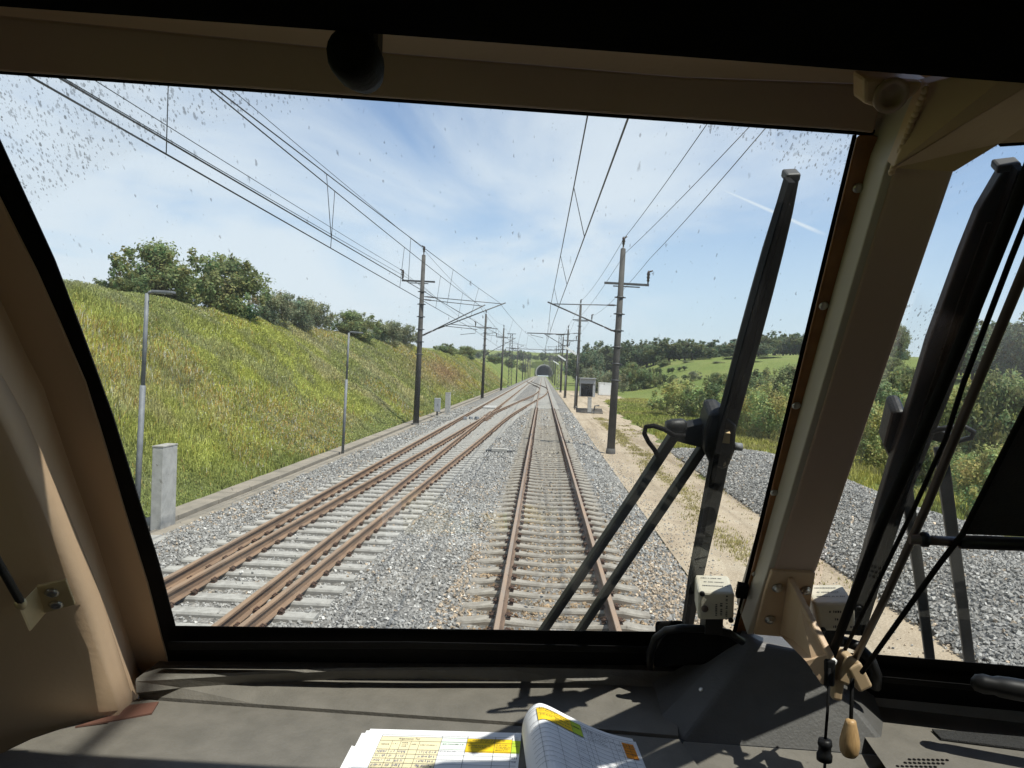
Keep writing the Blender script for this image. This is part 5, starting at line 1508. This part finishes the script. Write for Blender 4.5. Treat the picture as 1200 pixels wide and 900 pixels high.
def cream_box(label, front, top_in, seed, rotated):
    """front: four px corners (tl, tr, br, bl) with depth; top_in: depth of the box"""
    P = [atY(*p) for p in front]; tl, tr, br, bl = P
    ex = (tr - tl).normalized(); ey = (tl - bl); ey = (ey - ex * ey.dot(ex)).normalized(); nz = ex.cross(ey)
    if nz.dot(EYE - tl) < 0: nz = -nz
    t = empty('sensor_box', bl, label, 'box', 'cream boxes at the pillar foot'); o = t.location
    w_, h_ = (tr - tl).length, (tl - bl).length
    MB().prism([p - o for p in P], -nz * top_in).build('body', M['cream'], t, bevel=.004, seg=3)
    ins = MB()
    f0 = bl - o + nz * .0006
    if rotated:
        text_bars(ins, f0 + ex * w_ * .52 + ey * h_ * .2, ey, -ex, [(0, h_ * .42)], .0028, .006, seed)
        text_bars(ins, f0 + ex * w_ * .66 + ey * h_ * .22, ey, -ex, [(0, h_ * .48)], .0032, .006, seed + 1); text_bars(ins, f0 + ex * w_ * .80 + ey * h_ * .08, ey, -ex, [(0, h_ * .8)], .0026, .006, seed + 2)
    else:
        text_bars(ins, f0 + ex * w_ * .22 + ey * h_ * .66, ex, ey, [(0, w_ * .62), (w_ * .14, w_ * .38), (w_ * .1, w_ * .5)], .0032, .0095, seed)
    up = -nz; t0 = tl - o + ey * .0006
    text_bars(ins, t0 + ex * w_ * .16 + up * top_in * .75, ex, up, [(0, w_ * .6), (w_ * .06, w_ * .55), (0, w_ * .7)], .0022, top_in * .22, seed + 5)
    ins.build('print', M['ink'], t, recalc=False)
    for (a, b) in ((.1, .93), (.9, .07)) if rotated else ((.07, .07), (.95, .8)):
        MB().lathe(f0 + ex * w_ * a + ey * h_ * b, nz, [(-.001, .0033), (.0008, .0033), (.0012, .002)], 10).build('screw', M['black_metal'], t)
    if rotated:
        MB().lathe(f0 + ex * w_ * .18 + ey * h_ * .42, nz, [(-.001, .0042), (.001, .0042), (.002, .002)], 12).build('button', M['rod'], t)
    MB().box(bl.lerp(br, .45) - o - nz * top_in * .5 - Vector((0, 0, .012)), (w_ * .5, .03, .026)).build('foot', M['black_metal'], t)
    return t


cream_box('cream box with sideways print beside the brown trim strip', [(818, 693, .895), (861, 695, .89), (860, 727, .90), (818, 727, .90)], .052, 3, True)
cream_box('cream box with upright print right of the pillar base plate', [(954, 707, .865), (1002, 707, .86), (1003, 741, .865), (961, 740, .87)], .05, 9, False)


# wipers outside the panes
def strip_px(plane, cen, wid, th):
    """solid bar that follows a centre line of pixels with a half width in metres on the plane"""
    C = [plane.at(*p) for p in cen]; mb = MB(); P = []
    for i, c in enumerate(C):
        d = (C[min(i + 1, len(C) - 1)] - C[max(i - 1, 0)]).normalized(); s = plane.n.cross(d); w_ = wid[i] if isinstance(wid, (list, tuple)) else wid
        P += [c - s * w_, c + s * w_, c + s * w_ - plane.n * th, c - s * w_ - plane.n * th]
    n = len(C); fs = [(3, 2, 1, 0), (4 * n - 4, 4 * n - 3, 4 * n - 2, 4 * n - 1)]
    for i in range(n - 1):
        for k in range(4): fs.append((4 * i + k, 4 * i + (k + 1) % 4, 4 * i + 4 + (k + 1) % 4, 4 * i + 4 + k))
    mb.add(P, fs); return mb


def shift(mb, o): mb.v = [tuple(Vector(p) - o) for p in mb.v]; return mb


OW = WL.off(-.024)
t = empty('wiper', OW.at(845, 510), 'black wiper with two linkage bars parked on the left-hand windscreen', 'wiper'); o = t.location
sh = lambda mb: shift(mb, o)
arm_c = [(932, 208), (921, 250), (908, 297), (895, 345), (880, 400), (866, 452), (853, 502), (845, 540), (836, 590), (827, 636), (816, 690), (806, 745)]
sh(strip_px(OW, arm_c, [.0045, .007, .0088, .0098, .0104, .0105, .0104, .0104, .0092, .008, .0066, .0062], .012)).build('blade_carrier', M['black_metal'], t, bevel=.002)
sh(strip_px(OW.off(.012), [(928, 214), (901, 305), (874, 400), (848, 495), (838, 545), (812, 680), (803, 742)], .003, .012)).build('rubber_blade', M['black'], t)
sh(strip_px(OW.off(.003), [(924, 240), (905, 320), (884, 410), (862, 480)], .0018, .004)).build('rib', M['black_metal'], t)
sh(strip_px(OW, [(931, 204), (929, 214)], .0065, .014)).build('end_cap', M['mast_steel'], t, bevel=.002)
hub = MB(); hub.prism([p - o for p in OW.off(.004).poly([(832, 487), (846, 486), (864, 500), (862, 530), (855, 548), (846, 552), (832, 545), (825, 530), (826, 508)])], -inL * .03); hub.build('hub', M['black_metal'], t, bevel=.004)
MB().prism([p - o for p in OW.off(.010).poly([(847, 507), (856, 508), (855, 520), (846, 519)])], -inL * .006).build('brass_clip', M['zinc'], t)
MB().tube([OW.at(860, 523) - o, OW.at(869, 524) - o], .0045, 8).build('pin', M['galv'], t)
br = MB(); br.prism([p - o for p in OW.off(-.008).poly([(785, 501), (800, 502), (834, 495), (836, 512), (828, 527), (800, 520), (784, 515)])], -inL * .012); br.build('linkage_head', M['black_metal'], t, bevel=.002)
MB().lathe(OW.off(-.008).at(787, 499) - o, (1, .1, .1), [(-.006, .006), (.0, .0075), (.012, .0075), (.016, .005)], 14).build('joint', M['black_metal'], t)
sh(strip_px(OW.off(-.006), [(791, 513), (745, 583), (690, 664), (640, 738), (615, 775)], .0056, .01)).build('linkage_bar', M['black_metal'], t, bevel=.0015)
sh(strip_px(OW.off(-.006), [(826, 526), (770, 609), (720, 683), (682, 740), (660, 772)], .0052, .01)).build('linkage_bar', M['black_metal'], t, bevel=.0015)
hz_ = OW.off(.006)
MB().tube([hz_.at(*p) - o for p in ((803, 511), (790, 510), (778, 503), (766, 499), (757, 500), (755, 508), (760, 518), (767, 527), (771, 535))], .0026, 8).build('washer_hose', M['black'], t)

OR_ = WR.off(-.024)
t = empty('wiper', OR_.at(1060, 500), 'broad black wiper with mirrored linkage on the right-hand windscreen', 'wiper'); o = t.location
ra = [(1186, 200), (1168, 250), (1150, 300), (1132, 350), (1112, 405), (1090, 470), (1068, 530), (1047, 590), (1024, 660), (998, 745)]
sh(strip_px(OR_, ra, [.006, .0135, .0155, .0165, .0175, .0165, .0155, .0145, .0125, .0115], .014)).build('blade_carrier', M['black_metal'], t, bevel=.002)
sh(strip_px(OR_.off(.014), [(p[0] + 12, p[1]) for p in ra], .003, .012)).build('rubber_blade', M['black'], t)
sh(strip_px(OR_.off(.003), [(1160, 262), (1128, 350), (1098, 440), (1064, 540)], .0018, .004)).build('rib', M['black_metal'], t)
sh(strip_px(OR_, [(1184, 193), (1182, 203)], .0085, .016)).build('end_cap', M['mast_steel'], t, bevel=.002)
hub = MB(); hub.prism([p - o for p in OR_.off(-.012).poly([(1046, 484), (1060, 482), (1068, 500), (1062, 540), (1046, 545), (1036, 525)])], -inR * .03); hub.build('hub', M['black_metal'], t, bevel=.004)
MB().prism([p - o for p in OR_.off(-.012).poly([(1078, 500), (1102, 505), (1118, 512), (1108, 520), (1080, 515)])], -inR * .01).build('linkage_head', M['black_metal'], t, bevel=.002)
sh(strip_px(OR_.off(-.008), [(1104, 530), (1116, 620), (1128, 705), (1138, 785)], .0062, .01)).build('linkage_bar', M['black_metal'], t, bevel=.0015)
sh(strip_px(OR_.off(-.008), [(1063, 570), (1073, 640), (1082, 705), (1092, 785)], .0058, .01)).build('linkage_bar', M['black_metal'], t, bevel=.0015)
MB().tube([OR_.at(*p) - o for p in ((1090, 506), (1110, 501), (1130, 500), (1141, 506), (1138, 513), (1122, 517), (1106, 517))], .0026, 8).build('washer_hose', M['black_metal'], t)

# roller blind over the right-hand pane
BL = WR.off(.10)
t = empty('roller_blind', BL.at(1140, 634), 'black roller blind with bottom bar half lowered at the right-hand window', 'blind'); o = t.location
MB().prism([p - o for p in BL.poly([(1330, 300), (1200, 482), (1168, 547), (1128, 626), (1330, 634), (1500, 640), (1500, 300)])], -inR * .002).build('cloth', M['cloth'], t)
MB().tube([BL.at(*p) - o for p in ((1124, 635), (1300, 641), (1500, 648))], .0062, 10).build('bottom_bar', M['black_gloss'], t)
MB().tube([BL.at(*p) - o for p in ((1066, 632), (1126, 635))], .0044, 10).build('bar_end', M['rod'], t)
MB().lathe(BL.at(1078, 632) - o, (1, 0, 0), [(0, .004), (.002, .0068), (.006, .0068), (.008, .004)], 12).build('bar_collar', M['black_gloss'], t)
MB().tube([BL.off(.004).at(*p) - o for p in ((1330, 282), (1202, 480), (1128, 626), (1100, 662), (1050, 732), (1010, 788))], .0026, 6).build('edge_cord', M['black'], t)
BK = WR.off(.085)
t = empty('guide_rod', BK.at(1083, 600), 'thin brown steel guide rod of the blind', 'rod'); o = t.location
MB().tube([BK.at(*p) - o for p in ((1330, 10), (1200, 318), (1140, 462), (1083, 600), (1040, 695), (997, 782))], .0038, 10).build('rod', M['rod'], t)
t = empty('guide_rod', BK.at(1030, 613), 'thick black guide rod rising beside the right-hand wiper', 'rod'); o = t.location
MB().tube([BK.at(*p) - o for p in ((1290, -10), (1204, 205), (1126, 402), (1080, 510), (1030, 622), (968, 785))], .0046, 10).build('rod', M['black'], t)
tag(MB().tube([WR.off(.07).at(*p) for p in ((1300, 20), (1230, 190), (1185, 302), (1128, 452), (1108, 515), (1069, 600), (1020, 700), (982, 778))], .0021, 6).build('pull_cord', M['black']), 'thin wavy black cord between the two guide rods', 'cord')
t = empty('cord_clamp', atY(995, 785, 0.807), 'tan plastic cord clamp at the lower end of the guide rods', 'clamp'); o = t.location
g = MB(); g.box(atY(987, 780, 0.812) - o, (.016, .03, .03), rot=Matrix.Rotation(.35, 3, 'Y')); g.box(atY(1003, 789, 0.807) - o, (.016, .024, .03), rot=Matrix.Rotation(-.5, 3, 'Y')); g.box(atY(981, 804, 0.807) - o, (.011, .012, .028), rot=Matrix.Rotation(.1, 3, 'Y')); g.build('body', M['clamp'], t, bevel=.003, seg=3)
MB().box(atY(969, 785, 0.798) - o, (.012, .02, .03)).build('guide_ring', M['black_gloss'], t, bevel=.003)
MB().box(atY(974, 778, 0.793) - o, (.007, .008, .014), rot=Matrix.Rotation(.4, 3, 'Y')).build('cleat', M['white_paint'], t, bevel=.002)
MB().lathe(atY(953, 787, 0.798) - o, (1, 0, 0), [(0, .0022), (.002, .0034), (.004, .0022), (.014, .0018)], 10).build('screw', M['screw'], t)
t = empty('pull_cord', atY(967, 880, 0.760), 'black cord ending in a small black toggle', 'cord'); o = t.location
MB().tube([atY(x, y, Y) - o for x, y, Y in ((972, 783, 0.788), (970, 830, 0.769), (967, 868, 0.760))], .0017, 6).build('cord', M['black'], t)
MB().lathe(atY(967, 866, 0.760) - o, (0, 0, -1), [(0, .003), (.001, .0065), (.006, .0072), (.008, .0062), (.014, .0064), (.016, .0078), (.022, .0076), (.0235, .003)], 14).tube([atY(967, 890, 0.760) - o, atY(966, 906, 0.760) - o], .0016, 6).build('toggle', M['black_gloss'], t)
t = empty('pull_cord', atY(997, 862, 0.769), 'short black cord ending in a turned wooden acorn', 'cord'); o = t.location
MB().tube([atY(x, y, Y) - o for x, y, Y in ((999, 795, 0.788), (998, 822, 0.779), (997, 848, 0.769))], .0021, 6).build('cord', M['black'], t)
MB().lathe(atY(997, 843, 0.769) - o, (0, 0, -1), [(0, .003), (.0012, .0052), (.004, .0058), (.012, .0078), (.022, .0098), (.029, .0100), (.031, .0094), (.034, .0092), (.038, .0066), (.0392, .001)], 18).build('acorn', M['acorn'], t)


# open book of printed tables
t = empty('book', atZ(610, 880, dz(-.43)), 'open log book with coloured tables lying on the dashboard', 'book'); o = t.location
LP_ = lambda px, py, h=0: atZ(px, py, dz(-.425) + h)
tl, tr, bl = LP_(434, 854), LP_(611, 859), LP_(404, 905)
exl = (tr - tl); vl = Vector((-.02, -1, -.03)).normalized() * .30
pl_ = [tl, tr, tr + vl, tl + vl]
lpg = MB().prism([p - o for p in pl_], Vector((0, 0, -.007))).build('left_pages', M['paper'], t)
mb = MB()
for k in range(4):
    d = Vector((-.004 - .0045 * k, -.004 * (k % 2) - .002, -.0012 * k - .0012))
    mb.prism([p - o + d for p in (pl_[0], pl_[0].lerp(pl_[1], .5), pl_[3].lerp(pl_[2], .5), pl_[3])], Vector((0, 0, -.001)))
mb.build('page_edges', M['paper'], t)
ul, nl = exl.length, Vector((0, 0, 1))


def Lp(u, v, lift=.0004): return tl + exl * u + vl * v + Vector((0, 0, lift))


# right page: rises from the fold, curls over and falls to the right
R0, R1 = LP_(613, 866), LP_(741, 867)
rdir = (R1 - R0); vr = Vector((.10, -1, -.03)).normalized() * .30
cu = [(0, 0), (-.015, .25), (.005, .6), (.06, .88), (.13, 1.0), (.22, .93), (.40, .66), (.60, .38), (.80, .16), (1.0, .03)]
seg_l = [0]
for a, b in zip(cu, cu[1:]): seg_l.append(seg_l[-1] + math.hypot((b[0] - a[0]) * rdir.length, (b[1] - a[1]) * .042))


def Rp(u, v, lift=.0005):
    d = u * seg_l[-1]; i = max(k for k in range(len(cu) - 1) if seg_l[k] <= d + 1e-9); f = (d - seg_l[i]) / (seg_l[i + 1] - seg_l[i])
    # smooth between the profile points
    def pt(k): k = min(max(k, 0), len(cu) - 1); return Vector((cu[k][0], cu[k][1]))
    p0, p1, p2, p3 = pt(i - 1), pt(i), pt(i + 1), pt(i + 2)
    c = .5 * ((2 * p1) + (p2 - p0) * f + (2 * p0 - 5 * p1 + 4 * p2 - p3) * f * f + (3 * p1 - p0 - 3 * p2 + p3) * f ** 3)
    dd = .5 * ((p2 - p0) + 2 * (2 * p0 - 5 * p1 + 4 * p2 - p3) * f + 3 * (3 * p1 - p0 - 3 * p2 + p3) * f * f)
    tg = (rdir * dd.x + Vector((0, 0, .042 * dd.y))).normalized(); nn = vr.normalized().cross(tg)
    if nn.z < 0 and c.x > .1: nn = -nn
    if c.x <= .1:
        nn = Vector((-tg.z, 0, tg.x))
    return R0 + rdir * c.x + Vector((0, 0, .042 * c.y)) + vr * v + nn * lift


mb = MB(); nu, nv = 44, 8
mb.add([Rp(i / nu, j / nv, 0) - o for j in range(nv + 1) for i in range(nu + 1)], [(j * (nu + 1) + i, j * (nu + 1) + i + 1, (j + 1) * (nu + 1) + i + 1, (j + 1) * (nu + 1) + i) for j in range(nv) for i in range(nu)], 0, True)
rpg = mb.build('right_page', M['paper'], t)
base_r = [R0 + Vector((0, 0, -.002)), R1 + Vector((.004, 0, -.002)), R1 + vr + Vector((0, 0, -.002)), R0 + vr + Vector((0, 0, -.002))]
MB().prism([p - o for p in base_r], Vector((0, 0, -.006))).build('right_pages', M['paper'], t)


def cell(fn, u0, v0, u1, v1, mbs, lift, nu=1):
    for k in range(nu):
        a, b = u0 + (u1 - u0) * k / nu, u0 + (u1 - u0) * (k + 1) / nu
        mbs.add([fn(a, v0, lift) - o, fn(b, v0, lift) - o, fn(b, v1, lift) - o, fn(a, v1, lift) - o], [(0, 1, 2, 3)])


def hline(fn, v, u0, u1, mbs, w_=.0016, nu=1): cell(fn, u0, v, u1, v + w_, mbs, .0009, nu)
def vline(fn, u, v0, v1, mbs, w_=.0022): cell(fn, u, v0, u + w_, v1, mbs, .0009)


def scribble(fn, u0, v, du, mbs, seed, h=.010, tight=.006, nu=1):
    g = random.Random(seed); u = u0
    while u < u0 + du:
        w_ = tight * g.uniform(.3, .9); cell(fn, u, v + g.uniform(0, h * .3), u + w_, v + h * g.uniform(.6, 1), mbs, .0010); u += w_ + tight * g.choice([.4, .4, .6, 1.3])


ink, ink2, pen, pen2, pen3 = MB(), MB(), MB(), MB(), MB(); cells = []
def colour_cell(fn, u0, v0, u1, v1, k, lift, nu=1):
    m_ = MB(); cell(fn, u0, v0, u1, v1, m_, lift, nu); cells.append((m_, k, lpg if fn is Lp else rpg))
# left page (u across, v down; 1 v = 0.30 m)
colour_cell(Lp, .10, .055, .49, .30, 'c_beige', .0005); colour_cell(Lp, .49, .055, .655, .135, 'c_mint', .0005)
colour_cell(Lp, .655, .055, .945, .150, 'c_yellow', .0005); colour_cell(Lp, .945, .062, 1.0, .150, 'c_lime', .0005)
for v in (.042, .055, .085, .145, .175, .205, .235, .265, .295, .325, .355): hline(Lp, v, .10, .985, ink)
for u in (.10, .49, .655, .835, .945): vline(Lp, u, .042, .36, ink)
for u in (.18, .235, .30, .355): vline(Lp, u, .085, .36, ink)
for k, (u, v, w_) in enumerate(((.115, .108, .055), (.19, .105, .03), (.245, .095, .04), (.25, .108, .035), (.25, .12, .03), (.31, .105, .035), (.365, .108, .11), (.505, .098, .13), (.69, .064, .21), (.74, .075, .1), (.67, .104, .14), (.69, .116, .09), (.85, .095, .07), (.845, .108, .09), (.85, .120, .085), (.848, .132, .07), (.955, .10, .035))): scribble(Lp, u, v, w_, ink, k, .0075, .0055)
for r_ in range(6):
    v = .151 + .03 * r_
    for k, (u, w_) in enumerate(((.11, .06), (.195, .02), (.24, .045), (.375, .10))): scribble(Lp, u, v, w_, pen, r_ * 9 + k, .018, .007)
scribble(Lp, .50, .148, .10, ink, 77, .006, .004); scribble(Lp, .955, .18, .03, pen3, 78, .012, .005); scribble(Lp, .955, .205, .03, pen3, 79, .012, .005)
# right page
colour_cell(Rp, .27, .035, .52, .125, 'c_yellow', .0006, 10); colour_cell(Rp, .52, .035, .60, .125, 'c_lime', .0006, 3)
colour_cell(Rp, .895, .05, .975, .155, 'c_orange', .0006, 2)
for v in (.03, .045, .075, .125, .155, .185, .215, .245, .275, .305, .335, .365, .395): hline(Rp, v, .20, .985, ink2, nu=24)
for u in (.27, .40, .52, .60, .635, .67, .80, .84, .88, .935): vline(Rp, u, .045, .5, ink2, .0018)
for k, (u, v, w_) in enumerate(((.29, .037, .2), (.29, .055, .09), (.29, .085, .08), (.41, .055, .09), (.41, .08, .09), (.41, .10, .09), (.53, .07, .05), (.61, .05, .18), (.61, .06, .17), (.645, .085, .14), (.645, .10, .12), (.645, .112, .13), (.81, .07, .025), (.81, .10, .025), (.85, .08, .025), (.85, .11, .025), (.90, .065, .06), (.90, .085, .06), (.90, .105, .06), (.90, .125, .06), (.53, .135, .05), (.53, .165, .04), (.53, .225, .05), (.53, .285, .06))): scribble(Rp, u, v, w_, ink2 if v < .13 else pen2, 200 + k, .008, .006)
for mbk, k, pg in cells: mbk.build('printed_cell', M[k], pg, recalc=False)
for mbk, pg in ((ink, lpg), (ink2, rpg)): mbk.build('table_lines', M['ink'], pg, recalc=False)
for mbk, pg in ((pen, lpg), (pen3, lpg), (pen2, rpg)): mbk.build('handwriting', M['pencil'], pg, recalc=False)


def page_text(body, fn, u0, v0, h_u, h_v):
    cu_ = bpy.data.curves.new('heading', 'FONT'); cu_.body = body; ob = bpy.data.objects.new('heading', cu_); COL.objects.link(ob)
    bpy.context.view_layer.update(); me = bpy.data.meshes.new_from_object(ob.evaluated_get(bpy.context.evaluated_depsgraph_get())); bpy.data.objects.remove(ob)
    for v in me.vertices: x, y = v.co.x, v.co.y; v.co = fn(u0 + x * h_u, v0 - y * h_v, .0012) - o
    me.materials.append(M['ink']); q = bpy.data.objects.new('heading', me); COL.objects.link(q); q.parent = lpg


page_text('Allgemeiner Teil', Lp, .215, .077, .0205, .017)

# ================================================================== AIR
hm = bpy.data.materials.new('haze'); hm.use_nodes = True; hn = hm.node_tree; hn.nodes.clear()
ho = hn.nodes.new('ShaderNodeOutputMaterial'); hv = hn.nodes.new('ShaderNodeVolumePrincipled')
hv.inputs['Color'].default_value = (.93, .96, 1, 1); hv.inputs['Density'].default_value = .0002; hv.inputs['Anisotropy'].default_value = .2
hn.links.new(hv.outputs[0], ho.inputs['Volume'])
mb = MB(); mb.box((150, 1180, 31), (2200, 2480, 66)); tag(mb.build('haze', hm), 'thin summer haze between the cab and the far trees', 'haze', kind='stuff')
